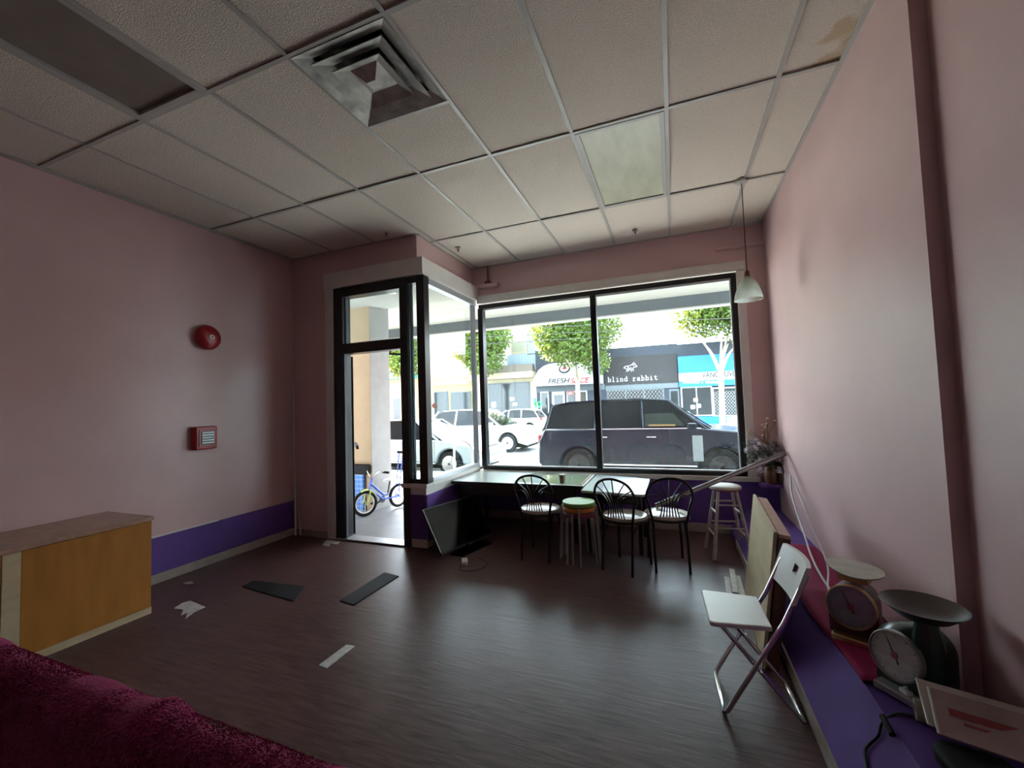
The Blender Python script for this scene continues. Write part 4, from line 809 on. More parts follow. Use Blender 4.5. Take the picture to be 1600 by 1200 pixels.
# ---------------------------------------------------------------- cars (built facing +X, rear at x=0, near side at y=0)
def car(name, label, loc, L_, W_, lower, green, wheels, wr, paint, flip=False, rimmat='alu'):
    t = thing(name, label, 'car', loc, PI if flip else 0)
    # lower body with wheel openings
    bottom = []; zb = lower['zb']
    for cx in wheels[::-1]:
        bottom += [(cx + (wr + .05) * math.cos(a), max(zb, wr + (wr + .05) * math.sin(a))) for a in [PI * k / 12 for k in range(13)]]
    prof = lower['top'] + [(lower['top'][-1][0], zb + .12), (lower['top'][-1][0] - .08, zb)] + bottom + [(.08, zb), (0, zb + .12)]
    y0, y1 = (0, W_) if not flip else (-W_, 0)
    MB().prism([(x, 0, z) for x, z in prof], (0, y0, 0), (0, y1, 0)).build('body', paint, t, local=True, bevel=.05, smooth=True)
    MB().box((.15, y0 + .24, .17), (L_ - .15, y1 - .24, zb + .5)).build('underbody', 'rubber', t, local=True)
    # greenhouse: tapered loft, glass, with pillars and roof in paint
    n = len(green); ins = .20; zmin = min(z for x, z in green); zmax = max(z for x, z in green)
    def gy(z, near): k = (z - zmin) / (zmax - zmin) * ins + .05; return y0 + k if near else y1 - k
    vs = [(x, gy(z, True), z) for x, z in green] + [(x, gy(z, False), z) for x, z in green]
    MB().add(vs, [tuple(range(n)), tuple(range(n, 2 * n))[::-1]] + [(i, n + i, n + (i + 1) % n, (i + 1) % n) for i in range(n)]).build('glasshouse', 'carglass', t, local=True)
    top = [i for i, (x, z) in enumerate(green) if z > zmax - .14]
    rp = [green[i] for i in top]
    r = MB(); a = [(x, gy(z, True) - .02, z + .004) for x, z in rp]; b = [(x, gy(z, False) + .02, z + .004) for x, z in rp]; k = len(rp)
    r.add(a + b + [(p[0], p[1], p[2] + .03) for p in a + b], [(i, i + 1, k + i + 1, k + i) for i in range(k - 1)] + [(2 * k + i, 3 * k + i, 3 * k + i + 1, 2 * k + i + 1) for i in range(k - 1)] + [(i, 2 * k + i, 2 * k + i + 1, i + 1) for i in range(k - 1)] + [(k + i, k + i + 1, 3 * k + i + 1, 3 * k + i) for i in range(k - 1)] + [(0, k, 3 * k, 2 * k), (k - 1, 3 * k - 1, 4 * k - 1, 2 * k - 1)][:1] + [(k - 1, 3 * k - 1, 4 * k - 1, 2 * k - 1)])
    r.build('roof', paint, t, local=True, smooth=True)
    for (xa, xb) in lower['pillars']:
        for near in (True, False):
            za, zt = zmin, zmax - .03; sgn = -1 if near else 1
            p0 = Vector((xa, gy(za, near) + sgn * .004, za)); p1 = Vector((xb, gy(zt, near) + sgn * .004, zt))
            MB().tube([p0, p1], lower.get('pr', .035), 6).build('pillar', paint, t, local=True)
    for cx in wheels:
        for near in (True, False):
            yy = y0 + .10 if near else y1 - .10; sgn = -1 if near else 1
            wh = MB().lathe([(wr * .62, -.10), (wr * .95, -.105), (wr, -.07), (wr, .07), (wr * .95, .105), (wr * .62, .10)], (cx, yy, wr), (0, 1, 0), 28).build('wheel', 'rubber', t, local=True, smooth=True)
            rim = MB().lathe([(wr * .66, .10), (wr * .66, .112), (wr * .60, .112), (wr * .58, .104)], (cx, yy, wr), (0, sgn, 0), 28).build('rim', rimmat, wh, local=True)
            for k in range(5):
                a_ = 2 * PI * k / 5; dv = Vector((math.cos(a_), 0, math.sin(a_))); sv = Vector((-dv.z, 0, dv.x)) * wr * .09; c_ = Vector((cx, yy + sgn * .104, wr))
                rim_s = MB().slab([c_ - sv, c_ + sv, c_ + sv * .7 + dv * wr * .62, c_ - sv * .7 + dv * wr * .62], (0, sgn, 0), .012).build('spoke', rimmat, wh, local=True)
    zf = lower['lampz']
    for yy in (y0 + .18, y1 - .18):
        MB().box((L_ - .16, yy - .16, zf - .05), (L_ - .005, yy + .16, zf + .05)).build('headlamp', 'headlamp', t, local=True, bevel=.02)
        MB().box((-.012, yy - .14, lower['tailz'] - .1), (.06, yy + .14, lower['tailz'] + .1)).build('tail_lamp', 'taillamp', t, local=True, bevel=.02)
    mx = lower['mirror']
    for yy, sgn in ((y0, -1), (y1, 1)): MB().box((mx - .09, yy + sgn * .02, zmin - .02), (mx + .09, yy + sgn * .20, zmin + .13)).build('mirror', paint, t, local=True, bevel=.03)
    yn = y0 if not flip else y1; sn = -1 if not flip else 1
    for hx in lower['handles']: MB().box((hx, yn + sn * .025, lower['hz']), (hx + .2, yn, lower['hz'] + .025)).build('door_handle', 'chrome', t, local=True, bevel=.006)
    MB().box((wheels[0] + wr + .1, yn + sn * .008, zb + .10), (wheels[1] - wr - .1, yn, zb + .13)).build('sill_trim', 'chrome', t, local=True)
    for dx in lower['seams']: MB().box((dx - .004, yn + sn * .003, zb + .12), (dx + .004, yn, zmin - .01)).build('door_seam', 'rubber', t, local=True)
    return t
# large dark SUV
suv = dict(zb=.30, top=[(0, .62), (.01, .95), (.10, 1.10), (.16, 1.22), (3.55, 1.23), (3.75, 1.20), (4.6, 1.11), (4.93, 1.02), (5.03, .80), (5.03, .5)], pillars=[(.17, .32), (1.35, 1.38), (2.42, 2.40), (3.70, 2.98)], lampz=.93, tailz=.98, mirror=3.42, handles=(1.45, 2.5), hz=1.02, seams=(1.32, 2.40, 3.50), pr=.032)
sg = [(.12, 1.20), (.26, 1.62), (.34, 1.75), (.75, 1.825), (1.5, 1.845), (2.4, 1.845), (2.95, 1.80), (3.80, 1.20)]
sv = car('parked_suv', 'large black navy SUV parked at the curb outside the window', (-3.10, 9.65, ZS), 5.03, 2.0, suv, sg, (.98, 3.97), .38, 'navycar', rimmat='blackmetal')
MB().box((3.42, -.014, .52), (3.62, 0, 1.06)).build('side_vent', 'ventgrey', sv, local=True, label='silver vent panel behind the front wheel', bevel=.01)
MB().add([(2.47, .052, 1.26), (3.30, .052, 1.26), (2.90, .222, 1.72), (2.47, .222, 1.72), (2.47, .058, 1.26), (3.30, .058, 1.26), (2.90, .228, 1.72), (2.47, .228, 1.72)], [(0, 1, 2, 3), (4, 7, 6, 5), (0, 4, 5, 1), (1, 5, 6, 2), (2, 6, 7, 3), (3, 7, 4, 0)]).build('front_window', mat('tinted_front_glass', (.012, .018, .016), .08, spec=.4), sv, local=True)
MB().add([(2.97, .26, 1.815), (3.80, .09, 1.215), (3.80, 1.91, 1.215), (2.97, 1.74, 1.815), (2.99, .26, 1.835), (3.82, .09, 1.235), (3.82, 1.91, 1.235), (2.99, 1.74, 1.835)], [(0, 1, 2, 3), (4, 7, 6, 5), (0, 4, 5, 1), (1, 5, 6, 2), (2, 6, 7, 3), (3, 7, 4, 0)]).build('windshield', mat('sky_reflecting_glass', (.02, .03, .035), .05, spec=.9), sv, local=True)
MB().box((2.55, .05, 1.262), (3.10, .064, 1.30)).build('seat_edge', mat('tan_leather', (.25, .15, .06), .6), sv, local=True)
MB().box((.2, -.006, 1.205), (3.6, 0, 1.222)).build('belt_trim', 'chrome', sv, local=True)
MB().box((2.2, .6, 1.848), (2.23, .63, 1.93)).build('roof_antenna', 'blackmetal', sv, local=True)
sedan = dict(zb=.22, top=[(0, .55), (.02, .85), (.12, .98), (3.2, .95), (3.5, .92), (4.2, .80), (4.5, .66), (4.56, .5), (4.56, .4)], pillars=[(.45, 1.0), (1.5, 1.55), (2.35, 2.3), (3.3, 2.5)], lampz=.68, tailz=.80, mirror=2.95, handles=(1.35, 2.3), hz=.80, seams=(1.4, 2.32, 3.2))
cg = [(.25, .95), (.95, 1.38), (1.4, 1.47), (2.0, 1.48), (2.5, 1.42), (3.45, .93)]
car('parked_sedan', 'pale silver blue car parked at the curb behind the SUV', (-9.25, 9.75, ZS), 4.56, 1.82, sedan, cg, (.85, 3.65), .33, 'silvercar')
cross = dict(zb=.26, top=[(0, .6), (.02, .95), (.10, 1.04), (3.2, 1.05), (3.5, 1.02), (4.25, .92), (4.5, .78), (4.58, .6), (4.58, .45)], pillars=[(.15, .55), (1.4, 1.42), (2.4, 2.35), (3.35, 2.55)], lampz=.80, tailz=.95, mirror=3.05, handles=(1.4, 2.4), hz=.90, seams=(1.45, 2.38, 3.25))
xg = [(.12, 1.03), (.45, 1.50), (.8, 1.62), (1.6, 1.66), (2.3, 1.64), (2.7, 1.55), (3.5, 1.03)]
car('white_crossover', 'white crossover car with large alloy wheels on the street', (-9.75, 15.0, ZS), 4.58, 1.85, cross, xg, (.9, 3.7), .36, 'whitecar')
hatch = dict(zb=.22, top=[(0, .5), (.02, .85), (.08, .95), (2.9, .93), (3.2, .90), (3.95, .78), (4.15, .6), (4.18, .42)], pillars=[(.1, .5), (1.3, 1.32), (2.2, 2.15), (3.1, 2.35)], lampz=.66, tailz=.88, mirror=2.75, handles=(1.2, 2.1), hz=.80, seams=(1.2, 2.15, 3.0))
hg = [(.10, .93), (.45, 1.38), (.7, 1.45), (1.4, 1.49), (2.0, 1.47), (2.4, 1.38), (3.2, .92)]
car('white_hatchback', 'small white hatchback parked across the street', (-7.75, 24.8, ZS), 4.18, 1.75, hatch, hg, (.75, 3.35), .31, 'whitecar', flip=True)
car('silver_hatchback', 'silver hatchback parked across the street by the blue shop', (6.9, 24.8, ZS), 4.18, 1.75, hatch, hg, (.75, 3.35), .31, 'silvercar', flip=True)

# ---------------------------------------------------------------- trees
def tree(label, base, blobs, n, seed, forks):
    rnd = random.Random(seed); t = thing('street_tree', label, 'tree', base, 0, 'street trees across the road')
    b = Vector(base); sp = b + Vector((.05, 0, forks))
    MB().tube([b, b + Vector((.03, 0, forks * .5)), sp], [.19, .16, .15], 10).build('trunk', 'bark', t, smooth=True)
    for k in range(6):
        a = 2 * PI * k / 6 + rnd.random(); e = sp + Vector((math.cos(a) * 1.3, math.sin(a) * .9, rnd.uniform(1.6, 2.8)))
        MB().tube(bez([sp - Vector((0, 0, .1)), sp + (e - sp) * .4 + Vector((0, 0, .25)), e], 4), [.10 - .009 * i for i in range(9)], 6).build('branch', 'bark', t, smooth=True)
    f = MB(); tot = sum(r[3] * r[4] * r[5] for r in blobs)
    for bl in blobs:
        for _ in range(int(n * bl[3] * bl[4] * bl[5] / tot)):
            d = Vector((rnd.gauss(0, 1), rnd.gauss(0, 1), rnd.gauss(0, 1))).normalized() * (rnd.random() ** .45) * rnd.uniform(.85, 1.08)
            c = b + Vector((bl[0] + d.x * bl[3], bl[1] + d.y * bl[4], bl[2] + d.z * bl[5])); u_ = Vector((rnd.gauss(0, 1), rnd.gauss(0, 1), rnd.gauss(0, 1))).normalized(); v_ = u_.orthogonal().normalized(); s_ = rnd.uniform(.07, .15)
            f.add([c - u_ * s_, c - v_ * s_ * .7, c + u_ * s_, c + v_ * s_ * .7], [(0, 1, 2, 3)])
    me = bpy.data.meshes.new('foliage'); me.from_pydata([Vector(v) - b for v in f.v], [], f.f); me.materials.append(M['leaf']); o = bpy.data.objects.new('foliage', me); C.objects.link(o); o.parent = t; o['kind'] = 'stuff'
TY = 27.4; TZ = ZS + .15
p = at(903, 640, Y=TY); tree('full leafy street tree with trunk before the white curved awning', (p.x, TY, TZ), [(-.15, 0, 5.6, 2.5, 1.7, 1.6), (-1.2, 0, 6.6, 2.0, 1.7, 1.6), (1.3, 0, 6.6, 2.1, 1.7, 1.6), (-.1, 0, 7.9, 2.8, 2.0, 1.8), (1.3, .2, 4.3, 1.0, .9, 1.0)], 15000, 1, 2.9)
p = at(1128, 640, Y=TY); tree('open leafy street tree before the blue sign shop', (p.x, TY, TZ), [(-.6, 0, 6.6, 2.0, 1.5, 1.5), (.9, 0, 7.0, 2.0, 1.6, 1.5), (0, 0, 8.4, 2.9, 2.0, 1.5), (1.4, 0, 5.6, 1.1, 1.0, 1.0)], 11000, 2, 3.2)
p = at(752, 640, Y=TY); tree('leafy street tree before the cream building', (p.x, TY, TZ), [(.3, 0, 5.2, 1.7, 1.5, 1.5), (.6, 0, 6.6, 2.0, 1.6, 1.5), (-.8, 0, 6.3, 1.8, 1.5, 1.6), (.1, 0, 8.0, 2.2, 1.8, 1.4)], 11000, 3, 2.8)
p = at(628, 640, Y=TY); tree('leafy street tree before the ochre building', (p.x, TY, TZ), [(.3, 0, 5.4, 1.8, 1.5, 1.5), (0, 0, 7.0, 2.1, 1.6, 1.7)], 7000, 4, 2.8)
t = thing('utility_pole', 'tall grey utility pole on the far sidewalk', 'pole', (at(676, 640, Y=27.2).x, 27.2, TZ)); MB().tube([(0, 0, 0), (0, 0, 10.5)], [.15, .11], 10).build('shaft', 'bark', t, local=True); MB().box((-.9, -.06, 9.6), (.9, .06, 9.75)).build('crossarm', 'bark', t, local=True)
for k, (ya, yb) in enumerate(((513, 497), (523, 509), (534, 516))):
    a, b = at(780, ya + 2, Y=20), at(1145, yb, Y=20); d = (b - a); a2, b2 = a - d * 2.2, b + d * 1.2
    tag(MB().tube([a2, a, b, b2], .014, 5).build('overhead_wire', 'wire'), ('topmost overhead wire crossing the street view', 'middle overhead wire crossing the street view', 'lowest overhead wire crossing the street view')[k], 'wire', 'overhead wires')

# ---------------------------------------------------------------- shops across the street
YF = 30.0; GZ = ZS + .15
def fx(px, py=600): return at(px, py, Y=YF).x
def fz(py, px=950): return at(px, py, Y=YF).z
def rect(parent, name, m, px0, py0, px1, py1, y0, y1, bevel=0, label=None):
    mid = (px0 + px1) / 2; z1 = at(mid, py0, Y=YF).z; z0 = at(mid, py1, Y=YF).z
    return MB().box((fx(px0), YF + y0, max(z0, GZ)), (fx(px1), YF + y1, z1)).build(name, m, parent, bevel=bevel, label=label)
def shopwin(parent, px0, py0, px1, py1, nm=0, frame='signwhite'):
    wn = rect(parent, 'window', frame, px0, py0, px1, py1, -.10, -.0); a, b = at(px0, py0, Y=YF), at(px1, py1, Y=YF); mid = (px0 + px1) / 2; z1, z0 = at(mid, py0, Y=YF).z - .08, max(GZ, at(mid, py1, Y=YF).z) + .08
    x0, x1 = fx(px0) + .08, fx(px1) - .08; n = nm + 1
    for k in range(n): MB().box((x0 + (x1 - x0) * k / n + (.035 if k else 0), YF - .115, z0), (x0 + (x1 - x0) * (k + 1) / n - (.035 if k < nm else 0), YF - .10, z1)).build('pane', 'shopglass', wn)
    return wn
# A cream building
A = thing('cream_building', 'cream two storey shop with brown awning and blue grey siding', 'building', (fx(790), YF, GZ))
MB().box((fx(742), YF, GZ), (fx(838), YF + 8, fz(578, 800))).build('ground_floor_wall', 'creamwall', A)
MB().box((fx(742), YF + .4, fz(578, 800)), (fx(836), YF + 8, fz(503, 800))).build('upper_wall', 'whitewall', A)
sd_ = rect(A, 'siding', 'bluesiding', 792, 553, 838, 574, .28, .42)
for k in range(11): x = fx(793) + (fx(837) - fx(793)) * k / 10; MB().box((x - .03, YF + .24, fz(573, 815)), (x + .03, YF + .28, fz(554, 815))).build('siding_rib', 'bluesiding', sd_)
rect(A, 'siding', 'bluesiding', 824, 520, 838, 553, .28, .42)
wn = rect(A, 'upper_window', 'creamwall', 797, 532, 823, 551, .30, .40); rect(wn, 'pane', 'shopglass', 799, 534, 821, 549, .27, .30) if False else None
z0, z1 = fz(549, 810), fz(534, 810); MB().box((fx(799), YF + .27, z0), (fx(821), YF + .30, z1)).build('pane', mat('blind_glass', (.22, .22, .17), .3), wn)
zt, zb = fz(571, 800), fz(583, 800)
MB().hexa([(fx(742), YF - .9, zb), (fx(838), YF - .9, zb), (fx(838), YF, zb), (fx(742), YF, zb), (fx(745), YF - .35, zt), (fx(835), YF - .35, zt), (fx(835), YF, zt), (fx(745), YF, zt)]).build('awning', 'brownawning', A)
MB().box((fx(742), YF - .88, zb - .45), (fx(838), YF, zb - .002)).build('awning_soffit', 'creamwall', A)
shopwin(A, 763, 598, 828, 655, 2, 'greywall')
for px, py in ((771, 632), (800, 625), (804, 633)): rect(A, 'window_notice', 'signwhite', px - 3, py - 4, px + 4, py + 5 if px < 790 else py + 1, -.135, -.118)
# B pizza shop
B_ = thing('pizza_shop', 'dark slate shop with white curved awning and lettering', 'building', (fx(890), YF, GZ))
MB().box((fx(838), YF, GZ), (fx(945), YF + 8, fz(545, 880))).build('wall', 'navywall', B_)
x0, x1 = fx(838), fx(943); zb, zt = fz(602, 890), fz(566, 890); aw = MB(); vs = []; n = 10; cols = 14; Rz = zt - zb
for i in range(cols + 1):
    s = i / cols; x = x0 + (x1 - x0) * s; e = min(1, s / .28); hk = math.sqrt(max(.0, 1 - (1 - e) ** 2)) if e < 1 else 1; hk = max(hk, .12)
    for k in range(n + 1):
        a = PI / 2 * k / n; low = .30; vs.append((x, YF - 1.25 * math.cos(a) * (.55 + .45 * hk) - .002, zb + low * Rz + (1 - low) * Rz * hk * math.sin(a)))
    vs += [(x, YF - .002, zb), (x, YF - 1.25 * (.55 + .45 * hk), zb)]
nn_ = n + 3; fs = [(i * nn_ + k, i * nn_ + (k + 1) % nn_, (i + 1) * nn_ + (k + 1) % nn_, (i + 1) * nn_ + k) for i in range(cols) for k in range(nn_)] + [tuple(range(nn_))[::-1], tuple(cols * nn_ + k for k in range(nn_))]
awo = aw.add(vs, fs).build('curved_awning', 'signwhite', B_, smooth=True, label='white barrel shaped awning')
ya = YF - 1.29
def fxa(px, py=595): return at(px, py, Y=ya).x
def fza(py, px): return at(px, py, Y=ya).z
h_ = fza(591, 885) - fza(599, 885)
text_obj('lettering', 'FRESH', 'signgrey', awo, (fxa(856), ya, fza(599, 873)), h_, fxa(890.5) - fxa(856), .28, .004)
text_obj('lettering', 'SLICE', 'signred', awo, (fxa(891), ya, fza(598.5, 905)), h_, fxa(921) - fxa(891), .28, .004)
lc_ = Vector((fxa(881.5), YF - 1.02, fz(579, 881) + .05)); em = MB().lathe([(.42, 0), (.42, .03)], lc_, (0, -1, .7), 28).build('round_emblem', 'signgrey', awo)
MB().lathe([(.31, .03), (.31, .045)], lc_, (0, -1, .7), 28).build('emblem_field', 'signwhite', em)
ax_ = Vector((0, -1, .7)).normalized(); ux = Vector((1, 0, 0)); uy = ax_.cross(ux).normalized(); uy = uy if uy.z > 0 else -uy
MB().prism([lc_ + ax_ * .046 + ux * a * .2 + uy * b * .2 for a, b in ((0, 1), (.25, .5), (.7, .6), (.55, .1), (.9, -.1), (.3, -.5), (0, -.45), (-.3, -.5), (-.9, -.1), (-.55, .1), (-.7, .6), (-.25, .5))], (0, 0, 0), ax_ * .015).build('red_leaf', 'signred', em)
lc_ = Vector((fxa(843.5), YF - .98, fz(595, 843))); MB().lathe([(.16, 0), (.16, .02)], lc_, (-.4, -1, .1), 20).build('round_emblem', mat('pale_red_print', (.38, .2, .18), .6), awo)
rect(B_, 'fascia_band', 'greywall', 838, 602, 945, 611, -.06, 0)
shopwin(B_, 844, 612, 857, 660, 0); shopwin(B_, 885, 611, 917, 660, 0)
dr = rect(B_, 'door', 'signwhite', 862, 612, 882, 665, -.08, 0); z0, z1 = GZ + .25, fz(617, 872); MB().box((fx(865.5), YF - .095, z0), (fx(879), YF - .08, z1)).build('door_pane', 'shopglass', dr)
sg_ = rect(B_, 'open_sign', mat('red_sign', (.45, .05, .04), .5), 886.5, 611.5, 896.5, 617, -.16, -.12)
pz = at(888, 616, Y=YF - .165); text_obj('lettering', 'OPEN', 'signwhite', sg_, (pz.x, YF - .165, pz.z), .14, at(895.5, 616, Y=YF).x - pz.x - .02, 0, .01, .004)
gs = thing('green_sign', 'green plastic sign standing outside the pizza shop', 'sign', (fx(840), YF - 1.6, GZ)); p0 = at(840, 630, Y=YF - 1.6)
for k, (a, b, c_, d_) in enumerate(((-.28, -.10, -.12, .38), (-.20, .16, -.32, .02), (.05, .32, -.18, .12))): MB().box((p0.x + a, YF - 1.62, p0.z + c_), (p0.x + b, YF - 1.58, p0.z + d_)).build('panel', 'greenneon', gs)
MB().tube([(p0.x, YF - 1.6, GZ), (p0.x, YF - 1.6, p0.z)], .04, 8).build('post', 'greysteel', gs)
# C dark shop with typewriter lettering
Cb = thing('dark_shop', 'charcoal fronted shop with white typewriter lettering and animal logo', 'building', (fx(1000), YF, GZ))
MB().box((fx(945), YF, GZ), (fx(1061), YF + 8, fz(541, 1000))).build('wall', 'navywall', Cb)
bd = rect(Cb, 'signboard', 'charcoal', 947, 556, 1059, 600, -.14, 0)
rect(Cb, 'lower_band', 'greywall', 946, 600, 1060, 608, -.10, 0)
wn = shopwin(Cb, 936 + 12, 608, 1037, 660, 2, 'greywall')
gm = MB(); gx0, gx1, gz0, gz1 = fx(950), fx(1035), fz(650, 990), fz(610, 990); k = 0
nx_ = 16; stp = (gx1 - gx0) / nx_
for i in range(nx_):
    for j in range(int((gz1 - gz0) / (stp * 1.3))):
        c_ = Vector((gx0 + (i + .5) * stp, YF - .15, gz0 + (j + .5) * stp * 1.3)); q_ = [c_ + Vector((stp * .5, 0, 0)), c_ + Vector((0, 0, stp * .65)), c_ - Vector((stp * .5, 0, 0)), c_ - Vector((0, 0, stp * .65))]
        gm.tube(q_, .012, 3, True)
gm.build('lattice_grille', 'greysteel', Cb, kind='stuff')
dr = rect(Cb, 'door', 'greywall', 1045, 608, 1060, 665, -.08, 0); MB().box((fx(1047), YF - .095, GZ + .2), (fx(1058), YF - .08, fz(611, 1052))).build('door_pane', 'shopglass', dr)
# stroke lettering: slab serif strokes in a unit cell (x height 1, ascender 1.6)
GL = {'b': [[(.05, 1.6), (.25, 1.6), (.25, 0)], [(.25, .75), (.4, .98), (.65, .98), (.8, .75), (.8, .25), (.65, .02), (.4, .02), (.25, .25)], [(.05, 0), (.25, 0)]],
      'l': [[(.2, 1.6), (.45, 1.6), (.45, 0)], [(.15, 0), (.78, 0)]], 'i': [[(.2, 1), (.45, 1), (.45, 0)], [(.15, 0), (.78, 0)], [(.42, 1.38), (.48, 1.52)]],
      'n': [[(.05, 1), (.22, 1), (.22, 0)], [(.22, .7), (.38, .98), (.6, .98), (.72, .75), (.72, 0)], [(.05, 0), (.38, 0)], [(.56, 0), (.9, 0)]],
      'd': [[(.55, 1.6), (.75, 1.6), (.75, 0), (.92, 0)], [(.75, .75), (.6, .98), (.35, .98), (.18, .75), (.18, .25), (.35, .02), (.6, .02), (.75, .25)]],
      'r': [[(.1, 1), (.35, 1), (.35, 0)], [(.35, .65), (.55, .95), (.8, .95), (.85, .8)], [(.1, 0), (.68, 0)]],
      'a': [[(.2, .85), (.35, 1), (.6, 1), (.72, .85), (.72, 0), (.9, 0)], [(.72, .6), (.35, .55), (.18, .38), (.18, .15), (.35, 0), (.55, .02), (.72, .2)]],
      't': [[(.38, 1.4), (.38, .2), (.5, .02), (.7, .02), (.85, .15)], [(.12, 1), (.75, 1)]]}
sc_ = (fx(1029) - fx(950)) / 12; zbase = fz(595, 990); yy = YF - .16
for i, chh in enumerate('blind rabbit'):
    if chh == ' ': continue
    m_ = MB()
    for st_ in GL[chh]: m_.tube([Vector((fx(950) + (i + x * .95) * sc_, yy, zbase + z * sc_ * .72)) for x, z in st_], sc_ * .10, 4)
    m_.build('letter', 'signwhite', bd)
# little leaping animal outline logo
lx, lz, ls = fx(976), fz(581, 986), (fx(997) - fx(976))
lg_ = MB()
for st_ in ([(.0, .42), (.10, .58), (.30, .62), (.52, .66), (.66, .80), (.80, .98), (.82, .80), (.95, .62), (.99, .50), (.86, .48), (.74, .42), (.66, .28), (.72, .06)], [(0, .42), (.06, .50), (.12, .38), (.26, .26), (.22, .02)], [(.30, .44), (.36, .24), (.34, .06)], [(.66, .28), (.52, .22), (.36, .26)], [(.30, .60), (.36, .44), (.48, .36), (.60, .44)], [(.66, .80), (.72, .66), (.80, .62)], [(.50, .22), (.58, .02)]):
    lg_.tube([Vector((lx + a * ls, yy, lz + b * ls * .72)) for a, b in st_], ls * .036, 4)
lg_.build('animal_logo', 'signwhite', bd)
# D blue shop
Db = thing('blue_shop', 'shop with bright blue and white sign panels', 'building', (fx(1100), YF, GZ))
MB().box((fx(1061), YF, GZ), (fx(1215), YF + 8, fz(535, 1100))).build('wall', 'navywall', Db)
rect(Db, 'sign_panel', 'bluesign', 1061, 553, 1205, 580, -.25, 0); ws = rect(Db, 'name_panel', 'signwhite', 1061, 580, 1205, 593, -.27, 0); ss = rect(Db, 'contact_strip', 'bluesign', 1061, 593, 1205, 602, -.25, 0)
pz = at(1097, 590.5, Y=YF - .29); text_obj('lettering', 'VANCOUVER', 'signgrey', ws, (pz.x, YF - .28, pz.z), at(1110, 582, Y=YF).z - at(1110, 590.5, Y=YF).z, at(1156, 590, Y=YF - .28).x - pz.x, 0, .006, .008)
for i in range(4):
    for j in range(4):
        if (i + j * 3) % 5 != 2: p0 = at(1078.0 + i * 3.1, 582.5 + j * 2.4, Y=YF); MB().box((p0.x, YF - .285, p0.z - .085), (p0.x + .12, YF - .27, p0.z)).build('logo_block', 'bluesiding', ws)
pz = at(1069, 599.5, Y=YF - .26)
for a, b in ((1067, 1074), (1074.7, 1081), (1081.8, 1087), (1088, 1093), (1096, 1098), (1102, 1109), (1110, 1116), (1117, 1124)):
    p0, p1 = at(a, 599.4, Y=YF), at(b, 599.4, Y=YF); MB().box((p0.x, YF - .262, p0.z), (p1.x, YF - .25, p0.z + .14)).build('contact_text', 'signwhite', ss)
shopwin(Db, 1063, 604, 1112, 650, 1); shopwin(Db, 1112, 604, 1200, 650, 1); rect(Db, 'stall_riser', 'bluesign', 1061, 650, 1210, 672, -.12, 0)
gm = MB(); gx0, gx1, gz0, gz1 = fx(1114), fx(1150), fz(648, 1130), fz(607, 1130); nx_ = 8; stp = (gx1 - gx0) / nx_
for i in range(nx_):
    for j in range(int((gz1 - gz0) / (stp * 1.3))):
        c_ = Vector((gx0 + (i + .5) * stp, YF - .15, gz0 + (j + .5) * stp * 1.3)); gm.tube([c_ + Vector((stp * .5, 0, 0)), c_ + Vector((0, 0, stp * .65)), c_ - Vector((stp * .5, 0, 0)), c_ - Vector((0, 0, stp * .65))], .012, 3, True)
gm.build('lattice_grille', 'signwhite', Db, kind='stuff')
for px, py, m_ in ((1085, 625, 'pinkwood'), (1089, 634, 'paper'), (1080, 636, 'paper')): rect(Db, 'window_notice', m_, px - 3, py - 3, px + 4, py + 3, -.135, -.118)
# E ochre shop and F peach shop with teal awning
Eb = thing('ochre_shop', 'ochre shop with white upper storey beyond the side window', 'building', (fx(705), YF, GZ))
MB().box((fx(655), YF, GZ), (fx(742), YF + 8, fz(590, 700))).build('ground_floor_wall', 'yellowwall', Eb); MB().box((fx(655), YF + .3, fz(590, 700)), (fx(742), YF + 8, fz(520, 700))).build('upper_wall', 'whitewall', Eb)
rect(Eb, 'sign_band', 'orangewall', 672, 592, 735, 602, -.1, 0); shopwin(Eb, 668, 612, 700, 660, 1, 'greywall'); shopwin(Eb, 704, 612, 736, 660, 1, 'greywall')
Fb = thing('peach_shop', 'peach shop with teal awning seen through the open door', 'building', (fx(600), YF, GZ))
MB().box((fx(500), YF, GZ), (fx(654), YF + 8, fz(592, 620))).build('ground_floor_wall', 'orangewall', Fb); MB().box((fx(500), YF + .4, fz(592, 620)), (fx(654), YF + 8, fz(548, 620))).build('upper_wall', 'whitewall', Fb)
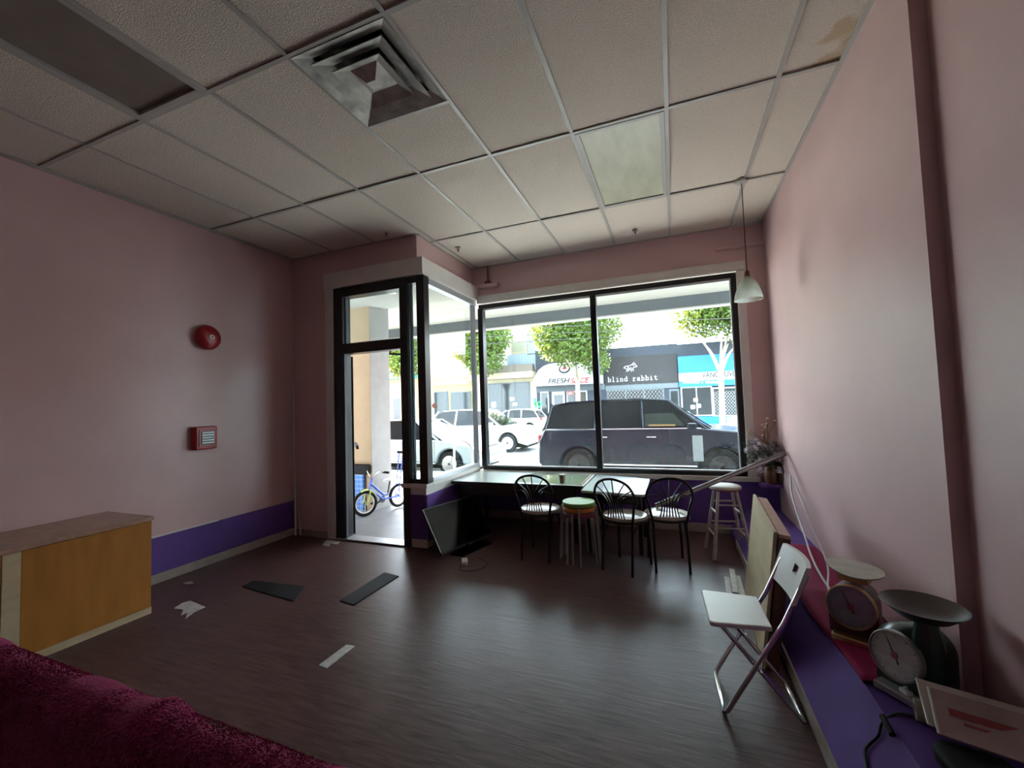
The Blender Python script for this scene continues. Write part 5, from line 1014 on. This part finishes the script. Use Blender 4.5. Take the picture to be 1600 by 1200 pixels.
zt, zb = fz(580, 620), fz(593, 620); MB().hexa([(fx(540), YF - 1, zb), (fx(652), YF - 1, zb), (fx(652), YF, zb), (fx(540), YF, zb), (fx(540), YF - .1, zt), (fx(652), YF - .1, zt), (fx(652), YF, zt), (fx(540), YF, zt)]).build('awning', 'teal', Fb)
rect(Fb, 'sign', mat('violet_sign', (.12, .12, .4), .6), 604, 601, 624, 606, -.08, 0)
shopwin(Fb, 614, 620, 650, 660, 1); shopwin(Fb, 560, 620, 606, 660, 1)
wn = MB()
a0, a1 = fx(600), fx(630); z0, z1 = fz(566, 615), fz(551, 615)
for i in range(9): x = a0 + (a1 - a0) * i / 8; wn.box((x - .04, YF + .36, z0), (x + .04, YF + .40, z1))
for j in range(5): z = z0 + (z1 - z0) * j / 4; wn.box((a0, YF + .355, z - .04), (a1, YF + .395, z + .04))
wn.build('window_grid', 'greywall', Fb)

Gb = thing('brick_shop', 'red brick shop beyond the blue shop', 'building', (fx(1260), YF, GZ))
MB().box((7.2, YF, GZ), (15.5, YF + 8, 5.6)).build('wall', mat('red_brick', (0.22, 0.09, 0.06), .8, noise=(3, .2), spec=.25), Gb)
MB().box((7.4, YF - 1.1, 2.7), (15.3, YF, 3.1)).build('awning', 'brownawning', Gb)
for k in range(3): w_ = MB().box((7.7 + k * 2.6, YF - .1, .3), (10.0 + k * 2.6, YF, 2.6)).build('window', 'greywall', Gb); MB().box((7.8 + k * 2.6, YF - .12, .4), (9.9 + k * 2.6, YF - .1, 2.5)).build('pane', 'shopglass', w_)
Hb = thing('corner_shop', 'pale two storey corner shop at the end of the row', 'building', (22, YF, GZ))
MB().box((15.6, YF, GZ), (38, YF + 8, 7.0)).build('wall', 'creamwall', Hb)
for k in range(6):
    for z0_, z1_ in ((.3, 2.6), (4.2, 5.8)): w_ = MB().box((16.3 + k * 3.4, YF - .1, z0_), (18.6 + k * 3.4, YF, z1_)).build('window', 'greywall', Hb); MB().box((16.4 + k * 3.4, YF - .12, z0_ + .1), (18.5 + k * 3.4, YF - .1, z1_ - .1)).build('pane', 'shopglass', w_)
